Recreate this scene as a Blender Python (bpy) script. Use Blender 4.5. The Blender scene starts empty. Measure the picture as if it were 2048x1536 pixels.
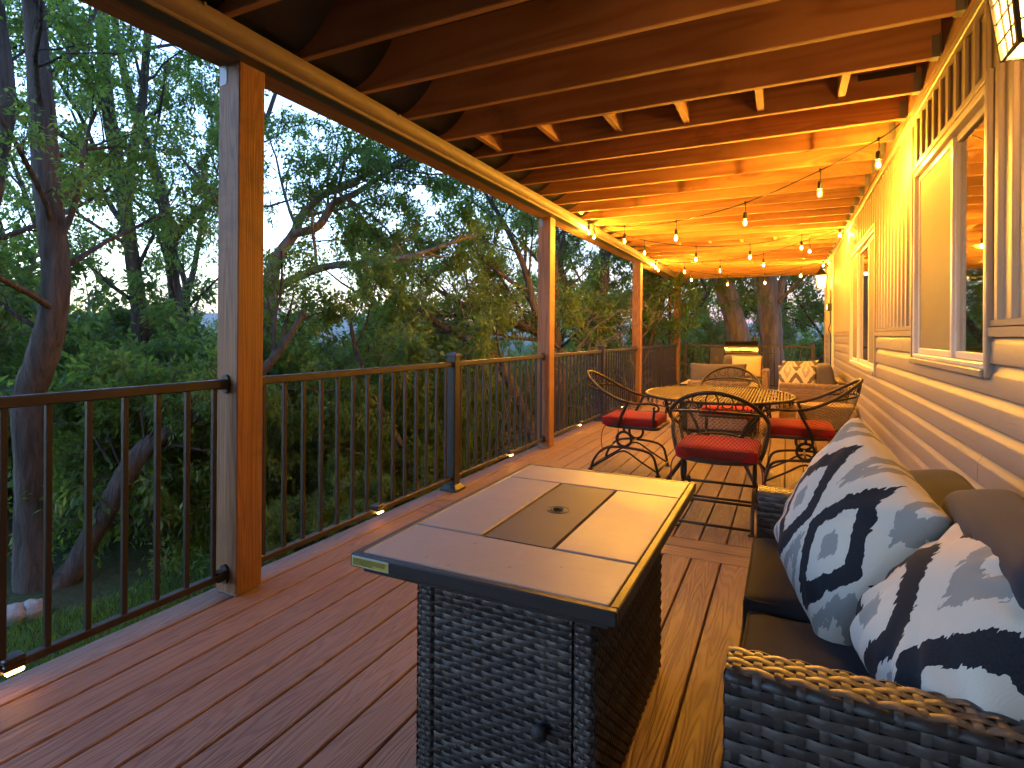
import bpy, bmesh, math, random
import numpy as np
from mathutils import Matrix, Vector, noise as mnoise

SC = bpy.context.scene
COL = SC.collection
R = math.radians
PI = math.pi

# ------------------------------------------------------------------ camera, sky, sun, exposure
CAM_H = 1.165
FPX = 1130.0                      # focal length in pixels of a 2048 wide frame
PCX, PCY = 1024.0, 667.3          # principal point
ROLL = R(0.386)
YAW = math.atan(548.0 / FPX)      # deck direction (+Y) lies this far to the right of the view axis
cam_data = bpy.data.cameras.new('camera')
cam = bpy.data.objects.new('camera', cam_data); COL.objects.link(cam)
cam.matrix_world = (Matrix.Translation((0, 0, CAM_H)) @ Matrix.Rotation(YAW, 4, 'Z')
                    @ Matrix.Rotation(R(90), 4, 'X') @ Matrix.Rotation(ROLL, 4, 'Z'))
cam_data.sensor_width = 36.0
cam_data.lens = 36.0 * FPX / 2048.0
cam_data.shift_y = -(768.0 - PCY) / 2048.0
cam_data.clip_start = 0.02
cam_data.clip_end = 5000
SC.camera = cam

SUN_AZ = R(108)                   # to the left of +Y: the sunset is outside the frame on the left
SUN_EL = R(-1.0)                  # the sun has just set
world = bpy.data.worlds.new('World'); SC.world = world
world.use_nodes = True
wn = world.node_tree.nodes; wl = world.node_tree.links
wn.clear()
wo = wn.new('ShaderNodeOutputWorld'); bg = wn.new('ShaderNodeBackground')
sky = wn.new('ShaderNodeTexSky'); sky.sky_type = 'NISHITA'; sky.sun_disc = False
sky.sun_elevation = SUN_EL
sky.sun_rotation = -SUN_AZ
sky.altitude = 1400
sky.air_density = 1.0; sky.dust_density = 0.2; sky.ozone_density = 2.0
tn = wn.new('ShaderNodeMix'); tn.data_type = 'RGBA'; tn.blend_type = 'MULTIPLY'; tn.inputs[0].default_value = 1.0
tn.inputs[7].default_value = (0.88, 0.99, 1.07, 1)          # cooler white balance
wl.new(sky.outputs[0], tn.inputs[6]); wl.new(tn.outputs[2], bg.inputs[0]); wl.new(bg.outputs[0], wo.inputs[0])
bg.inputs[1].default_value = 0.15

sun_d = bpy.data.lights.new('sun', 'SUN'); sun = bpy.data.objects.new('sun', sun_d); COL.objects.link(sun)
sun_d.energy = 0.02; sun_d.angle = R(4); sun_d.color = (1.0, 0.72, 0.5)
sdir = Vector((-math.sin(SUN_AZ) * math.cos(SUN_EL), math.cos(SUN_AZ) * math.cos(SUN_EL), math.sin(SUN_EL)))
sun.rotation_euler = (-sdir).to_track_quat('-Z', 'Y').to_euler()

SC.view_settings.view_transform = 'Standard'
SC.view_settings.look = 'None'
SC.view_settings.exposure = 6.05
SC.view_settings.gamma = 1.0
SC.view_settings.use_curve_mapping = False
SC.cycles.use_denoising = True
SC.cycles.use_adaptive_sampling = True
SC.cycles.adaptive_threshold = 0.05
SC.cycles.max_bounces = 6
SC.cycles.diffuse_bounces = 3
SC.cycles.glossy_bounces = 3
SC.cycles.transmission_bounces = 6
SC.cycles.transparent_max_bounces = 8
SC.cycles.sample_clamp_indirect = 6.0
SC.cycles.caustics_reflective = False
SC.cycles.caustics_refractive = False
HAZE = 0.0005                     # density of the evening air
BULB = 60.0                       # radiance of the string bulbs
LBULB = 17.0                      # radiance of the lantern bulbs

# ------------------------------------------------------------------ helpers
FWD = np.array([-math.sin(YAW), math.cos(YAW), 0.0])
RGT = np.array([math.cos(YAW), math.sin(YAW), 0.0])
UPV = np.array([0, 0, 1.0])
CAMP = np.array([0, 0, CAM_H])

def at(px, py, depth):
    """world point that stands `depth` metres away along the view axis at a place of the photograph"""
    a, b = px - PCX, -(py - PCY)
    c, s = math.cos(ROLL), math.sin(ROLL)
    return CAMP + (FWD * FPX + RGT * (a * c - b * s) + UPV * (a * s + b * c)) / FPX * depth

class MB:
    """collects shapes, then links them as ONE mesh object"""
    def __init__(self):
        self.V = []; self.F4 = []; self.F3 = []; self.n = 0; self.T = []
    def add(self, v, f4=None, f3=None, tint=None):
        v = np.asarray(v, dtype=np.float64).reshape(-1, 3)
        if f4 is not None and len(f4): self.F4.append(np.asarray(f4, dtype=np.int64).reshape(-1, 4) + self.n)
        if f3 is not None and len(f3): self.F3.append(np.asarray(f3, dtype=np.int64).reshape(-1, 3) + self.n)
        self.V.append(v); self.n += len(v)
        if tint is None: tint = 0.5
        self.T.append(np.broadcast_to(np.asarray(tint, dtype=np.float32), (len(v),)))
        return self
    def box(self, x0, x1, y0, y1, z0, z1, tint=None):
        v = [(x, y, z) for x in (x0, x1) for y in (y0, y1) for z in (z0, z1)]
        return self.add(v, [(0, 1, 3, 2), (4, 6, 7, 5), (0, 4, 5, 1), (2, 3, 7, 6), (0, 2, 6, 4), (1, 5, 7, 3)], tint=tint)
    def cbox(self, x0, x1, y0, y1, z0, z1, c=0.004):
        """box with chamfered edges"""
        m = np.array([(x0 + x1) / 2, (y0 + y1) / 2, (z0 + z1) / 2]); hh = np.array([x1 - x0, y1 - y0, z1 - z0]) / 2
        c = min(c, hh.min() * 0.9)
        bm = bmesh.new()
        pts = []
        for sx in (-1, 1):
            for sy in (-1, 1):
                for sz in (-1, 1):
                    s = np.array([sx, sy, sz])
                    for k in range(3):
                        q = hh * s - c * s; q[k] = hh[k] * s[k]
                        pts.append(m + q)
        for p in pts: bm.verts.new(p)
        bmesh.ops.convex_hull(bm, input=bm.verts)
        bmesh.ops.dissolve_limit(bm, angle_limit=0.01, verts=bm.verts, edges=bm.edges)
        bm.verts.index_update(); bm.verts.ensure_lookup_table()
        bmesh.ops.recalc_face_normals(bm, faces=bm.faces)
        v = [tuple(q.co) for q in bm.verts]
        for f in bm.faces: f.index
        f4 = [[w.index for w in f.verts] for f in bm.faces if len(f.verts) == 4]
        f3 = [[w.index for w in f.verts] for f in bm.faces if len(f.verts) == 3]
        bm.free()
        return self.add(v, f4, f3)
    def prism(self, prof, axis, a0, a1, closed=True, caps=True):
        """2D profile (list of 2-tuples) run along an axis"""
        p = np.asarray(prof, float); n = len(p)
        o = [k for k in range(3) if k != axis]
        v = np.zeros((2 * n, 3))
        for k, a in ((0, a0), (1, a1)):
            v[k * n:(k + 1) * n, o[0]] = p[:, 0]; v[k * n:(k + 1) * n, o[1]] = p[:, 1]; v[k * n:(k + 1) * n, axis] = a
        m = n if closed else n - 1
        f = [(i, (i + 1) % n, n + (i + 1) % n, n + i) for i in range(m)]
        self.add(v, f)
        if caps and closed:
            for k in (0, 1):
                c = np.vstack([v[k * n:(k + 1) * n], v[k * n:(k + 1) * n].mean(0)])
                self.add(c, None, [(i, (i + 1) % n, n) for i in range(n)])
        return self
    def tube(self, pts, r, n=8, closed=False, cap=True, tint=None, flat=None):
        p = np.asarray(pts, float); m = len(p)
        r = np.broadcast_to(np.asarray(r, float), (m,))
        t = np.zeros_like(p)
        if closed:
            t = np.roll(p, -1, 0) - np.roll(p, 1, 0)
        else:
            t[1:-1] = p[2:] - p[:-2]; t[0] = p[1] - p[0]; t[-1] = p[-1] - p[-2]
        t /= np.linalg.norm(t, axis=1, keepdims=True) + 1e-12
        ref = np.array([0, 0, 1.0]) if abs(t[0][2]) < 0.9 else np.array([1.0, 0, 0])
        u = np.cross(t[0], ref); u /= np.linalg.norm(u)
        U = np.zeros_like(p)
        for i in range(m):
            u = u - t[i] * (u @ t[i]); u /= np.linalg.norm(u) + 1e-12
            U[i] = u
        W = np.cross(t, U)
        a = np.arange(n) * 2 * PI / n + PI / n
        ca, sa = np.cos(a), np.sin(a)
        if flat: ca = ca * flat
        v = (p[:, None] + r[:, None, None] * (U[:, None] * ca[None, :, None] + W[:, None] * sa[None, :, None])).reshape(-1, 3)
        k = m if closed else m - 1
        i = np.arange(k)[:, None]; j = np.arange(n)[None]
        i2 = (i + 1) % m; j2 = (j + 1) % n
        f = np.stack([i * n + j, i * n + j2, i2 * n + j2, i2 * n + j], -1).reshape(-1, 4)
        self.add(v, f, tint=tint)
        if cap and not closed:
            for e in (0, m - 1):
                rim = v[e * n:(e + 1) * n]
                self.add(np.vstack([rim, p[e]]), None, [(q, (q + 1) % n, n) for q in range(n)], tint=tint)
        return self
    def lathe(self, prof, n=16, c=(0, 0, 0), tint=None):
        """profile of (radius, z) turned about the vertical through c"""
        p = np.asarray(prof, float); m = len(p)
        a = np.arange(n) * 2 * PI / n
        v = np.zeros((m, n, 3))
        v[:, :, 0] = c[0] + p[:, 0:1] * np.cos(a); v[:, :, 1] = c[1] + p[:, 0:1] * np.sin(a); v[:, :, 2] = c[2] + p[:, 1:2]
        i = np.arange(m - 1)[:, None]; j = np.arange(n)[None]; j2 = (j + 1) % n
        f = np.stack([i * n + j, i * n + j2, (i + 1) * n + j2, (i + 1) * n + j], -1).reshape(-1, 4)
        return self.add(v.reshape(-1, 3), f, tint=tint)
    def grid(self, P, closed_u=False, tint=None):
        """P: (m, n, 3) array of points"""
        m, n = P.shape[:2]
        i = np.arange(m if closed_u else m - 1)[:, None]; j = np.arange(n - 1)[None]; i2 = (i + 1) % m
        f = np.stack([i * n + j, i2 * n + j, i2 * n + j + 1, i * n + j + 1], -1).reshape(-1, 4)
        return self.add(P.reshape(-1, 3), f, tint=tint)
    def xform(self, M):
        M = np.array(M)
        self.V = [v @ M[:3, :3].T + M[:3, 3] for v in self.V]
        return self
    def mesh(self, name, smooth=False, tint=False):
        me = bpy.data.meshes.new(name)
        V = np.vstack(self.V)
        F4 = np.vstack(self.F4) if self.F4 else np.zeros((0, 4), int)
        F3 = np.vstack(self.F3) if self.F3 else np.zeros((0, 3), int)
        nl = F4.size + F3.size; nf = len(F4) + len(F3)
        me.vertices.add(len(V)); me.vertices.foreach_set('co', V.astype(np.float32).ravel())
        me.loops.add(nl); me.loops.foreach_set('vertex_index', np.concatenate([F4.ravel(), F3.ravel()]).astype(np.int32))
        me.polygons.add(nf)
        st = np.concatenate([np.arange(len(F4)) * 4, F4.size + np.arange(len(F3)) * 3]).astype(np.int32)
        me.polygons.foreach_set('loop_start', st)
        me.polygons.foreach_set('use_smooth', np.full(nf, bool(smooth), dtype=bool))
        if tint:
            at_ = me.attributes.new('tint', 'FLOAT', 'POINT')
            at_.data.foreach_set('value', np.concatenate(self.T).astype(np.float32))
        me.update(calc_edges=True)
        return me
    def build(self, name, mat, parent=None, smooth=False, loc=None, rot=None, tint=False, kind=None, angle=None, fix=True):
        me = self.mesh(name, smooth, tint)
        if fix and not tint:
            bm = bmesh.new(); bm.from_mesh(me)
            bmesh.ops.remove_doubles(bm, verts=bm.verts, dist=1e-5)
            bmesh.ops.recalc_face_normals(bm, faces=bm.faces)
            bm.to_mesh(me); bm.free()
        if angle is not None:
            me.polygons.foreach_set('use_smooth', np.ones(len(me.polygons), dtype=bool))
            me.set_sharp_from_angle(angle=R(angle))
        return link(name, me, mat, parent, loc, rot, kind)

def link(name, me, mat, parent=None, loc=None, rot=None, kind=None):
    o = bpy.data.objects.new(name, me); COL.objects.link(o)
    if mat is not None and not me.materials: me.materials.append(mat)
    if parent is not None: o.parent = parent
    if loc is not None: o.location = loc
    if rot is not None: o.rotation_euler = rot
    if kind: o['kind'] = kind
    return o

def empty(name, label, cat, loc=(0, 0, 0), rz=0.0, group=None, kind=None):
    o = bpy.data.objects.new(name, None); COL.objects.link(o)
    o.location = loc; o.rotation_euler = (0, 0, rz); o.empty_display_size = 0.1
    return tag(o, label, cat, group, kind)

def tag(o, label=None, cat=None, group=None, kind=None):
    if label: o['label'] = label
    if cat: o['category'] = cat
    if group: o['group'] = group
    if kind: o['kind'] = kind
    return o

def copy_tree(o, parent=None):
    c = o.copy(); COL.objects.link(c); c.parent = parent
    for ch in list(o.children): copy_tree(ch, c)
    return c

def rounded_box(sx, sy, sz, r, n=10, crown=0.0, sag=0.0, seed=0, wr=0.0):
    """soft box centred on the origin; crown bulges top and bottom"""
    mb = MB(); hs = np.array([sx, sy, sz]) / 2
    t = np.linspace(-1, 1, n + 1); t = np.sign(t) * np.abs(t) ** 0.75
    A, B = np.meshgrid(t, t, indexing='ij')
    for ax in range(3):
        for s in (-1, 1):
            q = np.zeros((n + 1, n + 1, 3)); o = [k for k in range(3) if k != ax]
            q[..., ax] = s; q[..., o[0]] = A; q[..., o[1]] = B
            p = q * hs
            inner = np.clip(p, -(hs - r), hs - r)
            d = p - inner; L = np.linalg.norm(d, axis=-1, keepdims=True)
            p = inner + d / np.maximum(L, 1e-9) * np.minimum(L, r)
            cu = (1 - (p[..., 0] / hs[0]) ** 2).clip(0) * (1 - (p[..., 1] / hs[1]) ** 2).clip(0)
            p[..., 2] += np.sign(p[..., 2]) * crown * cu ** 0.7 * np.abs(p[..., 2]) / hs[2]
            if wr:
                for i in range(n + 1):
                    for j in range(n + 1):
                        p[i, j] += wr * np.array(mnoise.noise_vector(Vector(p[i, j]) * 5 + Vector((seed, 0, 0))))
            mb.grid(p)
    return mb

def pillow(w, h, t, n=26, pinch=0.09, seed=0, wr=0.006, fold=0.0):
    """scatter cushion lying in XY, thickness along Z, four drawn out corners"""
    u = np.linspace(-1, 1, n + 1)
    u = np.sin(u * PI / 2) * 0.35 + u * 0.65
    U, V = np.meshgrid(u, u, indexing='ij')
    X = w / 2 * U * (1 - pinch * (1 - V ** 2)); Y = h / 2 * V * (1 - pinch * (1 - U ** 2))
    prof = ((1 - U ** 2).clip(0) * (1 - V ** 2).clip(0)) ** 0.38
    mb = MB()
    for s in (1, -1):
        Z = s * t / 2 * prof
        P = np.stack([X, Y, Z], -1)
        for i in range(n + 1):
            for j in range(n + 1):
                e = prof[i, j]
                if e > 0.02:
                    q = Vector((P[i, j, 0] * 7 + seed, P[i, j, 1] * 7, s * 3))
                    P[i, j, 2] += s * wr * mnoise.noise(q) * min(1, e * 2)
                    a = math.atan2(abs(V[i, j]), abs(U[i, j])); cr = abs(U[i, j]) * abs(V[i, j])
                    P[i, j, 2] += s * wr * 1.6 * math.sin(a * 16 + seed) * cr * min(1, e * 1.5)
        mb.grid(P)
    return mb

def ring_pts(c, rx, ry, n, plane='xy', a0=0.0, a1=2 * PI, closed=True):
    a = np.linspace(a0, a1, n, endpoint=not closed)
    p = np.zeros((n, 3)); i, j = {'xy': (0, 1), 'xz': (0, 2), 'yz': (1, 2)}[plane]
    p[:, i] = rx * np.cos(a); p[:, j] = ry * np.sin(a)
    return p + np.array(c)

def spline(pts, n=8):
    """Catmull-Rom through the points"""
    p = np.asarray(pts, float)
    q = np.vstack([2 * p[0] - p[1], p, 2 * p[-1] - p[-2]])
    out = []
    for i in range(len(p) - 1):
        a, b, c, d = q[i:i + 4]
        for t in np.arange(n) / n:
            out.append(0.5 * (2 * b + (c - a) * t + (2 * a - 5 * b + 4 * c - d) * t * t + (3 * b - a - 3 * c + d) * t ** 3))
    out.append(p[-1])
    return np.array(out)

def weave(mb, S, La, Lb, pitch, stake, rng, amp=0.0035, wr=None, ws=None, sub=4):
    """basket weave over a surface S(a, b) -> (points, normals): flat strands run along a, stakes along b"""
    wr = wr or pitch * 0.92; ws = ws or stake * 0.42
    nr = max(2, int(round(Lb / pitch))); ns = max(2, int(round(La / stake)))
    pb = Lb / nr; pa = La / ns
    na = ns * sub + 1
    a = np.linspace(0, La, na)
    for j in range(nr):
        b = (j + 0.5) * pb
        off = amp * np.sin(PI * a / pa + (j % 2) * PI)
        rows = []
        for k, (db, lift) in enumerate(((-wr / 2, -0.0012), (-wr * .25, .0003), (wr * .25, 0.0003), (wr / 2, -0.0012))):
            P, Nn = S(a, np.clip(np.full(na, b + db), 0, Lb))
            rows.append(P + Nn * (off + lift + 0.0012)[:, None])
        mb.grid(np.stack(rows, 1), tint=rng.uniform(0, 1))
    nb = nr * 2 + 1
    b = np.linspace(0, Lb, nb)
    for i in range(ns):
        ac = (i + 0.5) * pa
        off = -amp * np.sin(PI * ac / pa + (np.floor(b / pb - 1e-6) % 2) * PI) * 0.75
        rows = []
        for k, (da, lift) in enumerate(((-ws / 2, -0.001), (0, 0.0004), (ws / 2, -0.001))):
            P, Nn = S(np.full(nb, ac + da), b)
            rows.append(P + Nn * (off + lift)[:, None])
        mb.grid(np.stack(rows, 1), tint=rng.uniform(0, 1))

def plane_S(O, ua, ub, nn):
    O, ua, ub, nn = [np.asarray(q, float) for q in (O, ua, ub, nn)]
    def S(a, b):
        return O + a[:, None] * ua + b[:, None] * ub, np.broadcast_to(nn, (len(a), 3))
    return S

def profile_S(prof, axis_vec, O, e1, e2):
    """surface: polyline profile (2D, in e1/e2) run along axis_vec"""
    p = np.asarray(prof, float); seg = np.linalg.norm(np.diff(p, axis=0), axis=1)
    cum = np.concatenate([[0], np.cumsum(seg)])
    tn = np.diff(p, axis=0) / seg[:, None]
    vt = np.vstack([tn[0], (tn[1:] + tn[:-1]) / 2, tn[-1]])
    nv = np.stack([-vt[:, 1], vt[:, 0]], -1); nv /= np.linalg.norm(nv, axis=1, keepdims=True)
    O, ax, e1, e2 = [np.asarray(q, float) for q in (O, axis_vec, e1, e2)]
    def S(a, b):
        x = np.interp(b, cum, p[:, 0]); y = np.interp(b, cum, p[:, 1])
        nx = np.interp(b, cum, nv[:, 0]); ny = np.interp(b, cum, nv[:, 1])
        return O + a[:, None] * ax + x[:, None] * e1 + y[:, None] * e2, nx[:, None] * e1 + ny[:, None] * e2
    return S, cum[-1]

# ------------------------------------------------------------------ materials
class NT:
    def __init__(self, name):
        self.m = bpy.data.materials.new(name); self.m.use_nodes = True
        self.t = self.m.node_tree; self.t.nodes.clear()
        self.out = self.t.nodes.new('ShaderNodeOutputMaterial')
    def n(self, typ, ins=None, **props):
        nd = self.t.nodes.new('ShaderNode' + typ)
        for k, v in props.items(): setattr(nd, k, v)
        for k, v in (ins or {}).items(): self.set(nd.inputs[k], v)
        return nd
    def set(self, sock, v):
        if hasattr(v, 'node') and hasattr(v, 'is_output'): self.t.links.new(v, sock)
        elif hasattr(v, 'outputs'): self.t.links.new(v.outputs[0], sock)
        else:
            if isinstance(v, (tuple, list)) and len(v) == 3 and len(getattr(sock, 'default_value', [0, 0, 0])) == 4: v = (*v, 1)
            sock.default_value = v
    def math(self, op, a, b=0.0, c=0.0, clamp=False):
        nd = self.t.nodes.new('ShaderNodeMath'); nd.operation = op; nd.use_clamp = clamp
        for i, v in enumerate((a, b, c)): self.set(nd.inputs[i], v)
        return nd.outputs[0]
    def mix(self, f, a, b, blend='MIX'):
        nd = self.t.nodes.new('ShaderNodeMix'); nd.data_type = 'RGBA'; nd.blend_type = blend
        self.set(nd.inputs[0], f); self.set(nd.inputs[6], a); self.set(nd.inputs[7], b)
        return nd.outputs[2]
    def ramp(self, f, stops, interp='LINEAR'):
        nd = self.t.nodes.new('ShaderNodeValToRGB'); nd.color_ramp.interpolation = interp
        el = nd.color_ramp.elements
        while len(el) < len(stops): el.new(0.5)
        for e, (p, c) in zip(el, stops):
            e.position = p; e.color = (*c, 1) if isinstance(c, (tuple, list)) else (c, c, c, 1)
        self.set(nd.inputs[0], f)
        return nd.outputs[0]
    def coords(self, scale=(1, 1, 1), rnd=0.0, kind='Object', rndvec=None):
        tc = self.t.nodes.new('ShaderNodeTexCoord')
        mp = self.t.nodes.new('ShaderNodeMapping'); mp.inputs['Scale'].default_value = scale
        src = tc.outputs[kind]
        if rnd:
            oi = self.t.nodes.new('ShaderNodeObjectInfo')
            va = self.t.nodes.new('ShaderNodeVectorMath'); va.operation = 'ADD'
            cx = self.t.nodes.new('ShaderNodeCombineXYZ')
            r = self.math('MULTIPLY', oi.outputs['Random'], rnd)
            rv = rndvec or (1, 1, 1)
            for k in range(3): self.set(cx.inputs[k], self.math('MULTIPLY', r, rv[k]))
            self.t.links.new(src, va.inputs[0]); self.t.links.new(cx.outputs[0], va.inputs[1]); src = va.outputs[0]
        self.t.links.new(src, mp.inputs[0])
        return mp.outputs[0]
    def noise(self, vec, scale=5, detail=3, rough=0.5, dist=0.0):
        return self.n('TexNoise', {'Vector': vec, 'Scale': scale, 'Detail': detail, 'Roughness': rough, 'Distortion': dist}).outputs[0]
    def bump(self, h, strength=0.3, dist=0.01):
        return self.n('Bump', {'Height': h, 'Strength': strength, 'Distance': dist}).outputs[0]
    def rand(self):
        return self.n('ObjectInfo').outputs['Random']
    def tint(self):
        nd = self.n('Attribute', attribute_name='tint'); return nd.outputs['Fac']
    def done(self, shader):
        self.t.links.new(shader, self.out.inputs[0]); return self.m
    def bsdf(self, col, rough=0.6, metal=0.0, normal=None, spec=0.5, **kw):
        nd = self.n('BsdfPrincipled', {'Base Color': col, 'Roughness': rough, 'Metallic': metal, 'Specular IOR Level': spec})
        if normal is not None: self.set(nd.inputs['Normal'], normal)
        for k, v in kw.items(): self.set(nd.inputs[k.replace('_', ' ')], v)
        return nd.outputs[0]

def wood_mat(name, axis, c_light, c_dark, grain=70, rough=0.62, along=0.35, across=5.0, knots=True, bump=0.25, scale=1.0, vary=0.35):
    m = NT(name)
    sc = [across * scale] * 3; sc[axis] = along * scale
    v = m.coords(tuple(sc), rnd=37.0)
    n1 = m.noise(v, 1.0, 2, 0.5, 0.3)
    if knots:
        ks = [4.5] * 3; ks[axis] = 1.3
        kv = m.coords(tuple(ks), rnd=37.0)
        vo = m.n('TexVoronoi', {'Vector': kv, 'Scale': 0.75, 'Randomness': 1.0})
        kd = m.math('SUBTRACT', 1.0, m.math('MULTIPLY', vo.outputs['Distance'], 4.2), clamp=True)
        n1 = m.math('ADD', n1, m.math('MULTIPLY', kd, 0.28))
    g = m.math('SINE', m.math('MULTIPLY', n1, grain))
    g01 = m.math('MULTIPLY_ADD', g, 0.5, 0.5)
    fs = [60.0] * 3; fs[axis] = 2.0
    fine = m.noise(m.coords(tuple(fs), rnd=11.0), 1.0, 3, 0.6)
    f = m.math('ADD', m.math('MULTIPLY', m.math('POWER', g01, 2.0), 0.55), m.math('MULTIPLY', fine, 0.55), clamp=True)
    col = m.mix(f, c_light, c_dark)
    big = m.noise(m.coords((1.2, 1.2, 1.2), rnd=5.0), 1.0, 3, 0.6)
    col = m.mix(m.math('MULTIPLY', big, 0.55), col, tuple(c * 0.62 for c in c_dark))
    val = m.math('MULTIPLY_ADD', m.rand(), vary, 1.0 - vary / 2)
    hs = m.n('HueSaturation', {'Value': val, 'Color': col}).outputs[0]
    if knots:
        hs = m.mix(m.math('MULTIPLY', m.math('POWER', kd, 2.0), 0.9, clamp=True), hs, (0.05, 0.02, 0.01))
    st = m.noise(m.coords((1.6, 1.6, 1.6), rnd=53.0), 1.0, 5, 0.7, 0.5)
    hs = m.mix(m.math('MULTIPLY', m.math('SUBTRACT', st, 0.58, clamp=True), 3.2, clamp=True), hs, (0.06, 0.028, 0.014))
    b = m.bump(m.math('ADD', m.math('MULTIPLY', g01, 0.4), fine), bump, 0.004)
    return m.done(m.bsdf(hs, rough, normal=b, spec=0.35))

MAT = {}
MAT['joist'] = wood_mat('joist_fir', 0, (0.47, 0.235, 0.100), (0.29, 0.122, 0.044), grain=55, rough=0.7, along=0.3, across=4.0)
MAT['beamw'] = wood_mat('beam_fir', 1, (0.38, 0.20, 0.10), (0.26, 0.12, 0.055), grain=60)
MAT['block'] = wood_mat('block_fir', 1, (0.50, 0.28, 0.13), (0.34, 0.17, 0.075), grain=50)
MAT['post'] = wood_mat('post_fir', 2, (0.36, 0.182, 0.080), (0.17, 0.072, 0.028), grain=95, across=9.0, along=0.45, bump=0.4, vary=0.12)

def deck_mat(axis, name):
    m = NT(name)
    sc = [16.0] * 3; sc[axis] = 1.25; sc[2] = 0.0
    v = m.coords(tuple(sc), rnd=91.0)
    n1 = m.noise(v, 1.0, 1.0, 0.4, 0.15)
    g = m.math('MULTIPLY_ADD', m.math('SINE', m.math('MULTIPLY', n1, 80.0)), 0.5, 0.5)
    fs = [90.0] * 3; fs[axis] = 6.0
    fine = m.noise(m.coords(tuple(fs), rnd=11.0), 1.0, 2, 0.6)
    big = m.noise(m.coords((2.2, 2.2, 2.2)), 1.0, 4, 0.6)
    line = m.math('POWER', g, 2.2)
    col = m.mix(m.math('MULTIPLY', line, 0.46), (0.240, 0.142, 0.096), (0.098, 0.050, 0.031))
    col = m.mix(m.math('MULTIPLY', fine, 0.28), col, (0.10, 0.05, 0.036))
    col = m.mix(m.math('MULTIPLY', m.math('SUBTRACT', big, 0.35, clamp=True), 0.55), col, (0.23, 0.135, 0.105))
    val = m.math('MULTIPLY_ADD', m.rand(), 0.16, 0.92)
    hs = m.n('HueSaturation', {'Value': val, 'Color': col}).outputs[0]
    # small scuffs and specks of dust
    sp = m.n('TexVoronoi', {'Vector': m.coords((9, 9, 9)), 'Scale': 1.0})
    dot = m.math('LESS_THAN', sp.outputs['Distance'], 0.035)
    hs = m.mix(m.math('MULTIPLY', dot, 0.5), hs, (0.38, 0.29, 0.23))
    b = m.bump(m.math('SUBTRACT', m.math('MULTIPLY', fine, 0.4), line), 0.55, 0.003)
    rough = m.math('MULTIPLY_ADD', big, 0.25, 0.44)
    return m.done(m.bsdf(hs, rough, normal=b, spec=0.45))
MAT['deck'] = deck_mat(1, 'composite_deck_board')
MAT['deckx'] = deck_mat(0, 'composite_deck_board_cross')

def plain(name, col, rough=0.5, metal=0.0, ns=30.0, var=0.15, bump=0.08, spec=0.5, bd=0.003, **kw):
    m = NT(name)
    v = m.coords()
    n1 = m.noise(v, ns, 4, 0.6)
    n2 = m.noise(v, ns * 0.08, 3, 0.6)
    c = m.mix(m.math('MULTIPLY', n2, var * 2, clamp=True), col, tuple(q * 0.6 for q in col))
    c = m.mix(m.math('MULTIPLY', n1, var, clamp=True), c, tuple(min(1, q * 1.35) for q in col))
    rg = m.math('MULTIPLY_ADD', n2, 0.2, rough - 0.1)
    return m.done(m.bsdf(c, rg, metal, normal=m.bump(n1, bump, bd), spec=spec, **kw))

MAT['black_rail'] = plain('bronze_black_rail', (0.020, 0.014, 0.010), 0.42, 0.0, 120, 0.15, 0.05)
MAT['black_metal'] = plain('black_powder_coat', (0.014, 0.012, 0.011), 0.45, 0.0, 140, 0.2, 0.06)
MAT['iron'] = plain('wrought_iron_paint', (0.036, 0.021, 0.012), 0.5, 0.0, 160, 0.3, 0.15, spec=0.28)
MAT['iron_top_lit'] = plain('iron_top_lit_tone', (0.105, 0.058, 0.027), 0.62, 0.0, 160, 0.3, 0.1, spec=0.12)  # same iron, lighter and browner: the top's warm reflection put into the colour
MAT['rust'] = plain('red_tie', (0.22, 0.02, 0.02), 0.8)
MAT['membrane'] = plain('drain_membrane', (0.012, 0.011, 0.011), 0.55, 0.0, 6, 0.2, 0.3, bd=0.02)
MAT['gutter'] = plain('gutter_paint', (0.145, 0.103, 0.070), 0.62, 0.0, 60, 0.12, 0.04)
MAT['slate'] = plain('slate_strip', (0.040, 0.046, 0.050), 0.45)
MAT['galv'] = plain('galvanised_hanger', (0.20, 0.19, 0.18), 0.5, 0.6, 40, 0.3, 0.05)
MAT['vinyl'] = plain('cream_window_vinyl', (0.68, 0.62, 0.55), 0.35, 0.0, 40, 0.1, 0.03)
MAT['trim'] = plain('taupe_trim', (0.27, 0.222, 0.188), 0.5, 0.0, 50, 0.1, 0.06)
MAT['core'] = plain('dark_core', (0.006, 0.006, 0.006), 0.8)
MAT['wallcore'] = plain('sheathing', (0.12, 0.10, 0.085), 0.9)
MAT['stainless'] = plain('stainless_lid', (0.45, 0.44, 0.43), 0.22, 1.0, 90, 0.15, 0.03)
MAT['brass'] = plain('aged_brass', (0.10, 0.065, 0.03), 0.4, 0.6, 60, 0.3, 0.1)
MAT['rubber'] = plain('black_rubber', (0.012, 0.012, 0.012), 0.7)
MAT['cable'] = plain('cable_black', (0.015, 0.012, 0.010), 0.55)
MAT['rock'] = plain('grey_rock', (0.24, 0.22, 0.20), 0.85, 0.0, 9, 0.6, 0.9, bd=0.05)
MAT['label_plate'] = plain('label_pale', (0.42, 0.42, 0.36), 0.5)
MAT['label_yellow'] = plain('label_yellow', (0.48, 0.40, 0.03), 0.5)
MAT['label_ink'] = plain('label_ink', (0.03, 0.03, 0.02), 0.6)
MAT['lidpanel'] = plain('lid_panel', (0.100, 0.080, 0.068), 0.58, 0.0, 25, 0.15, 0.06, spec=0.3)

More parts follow.
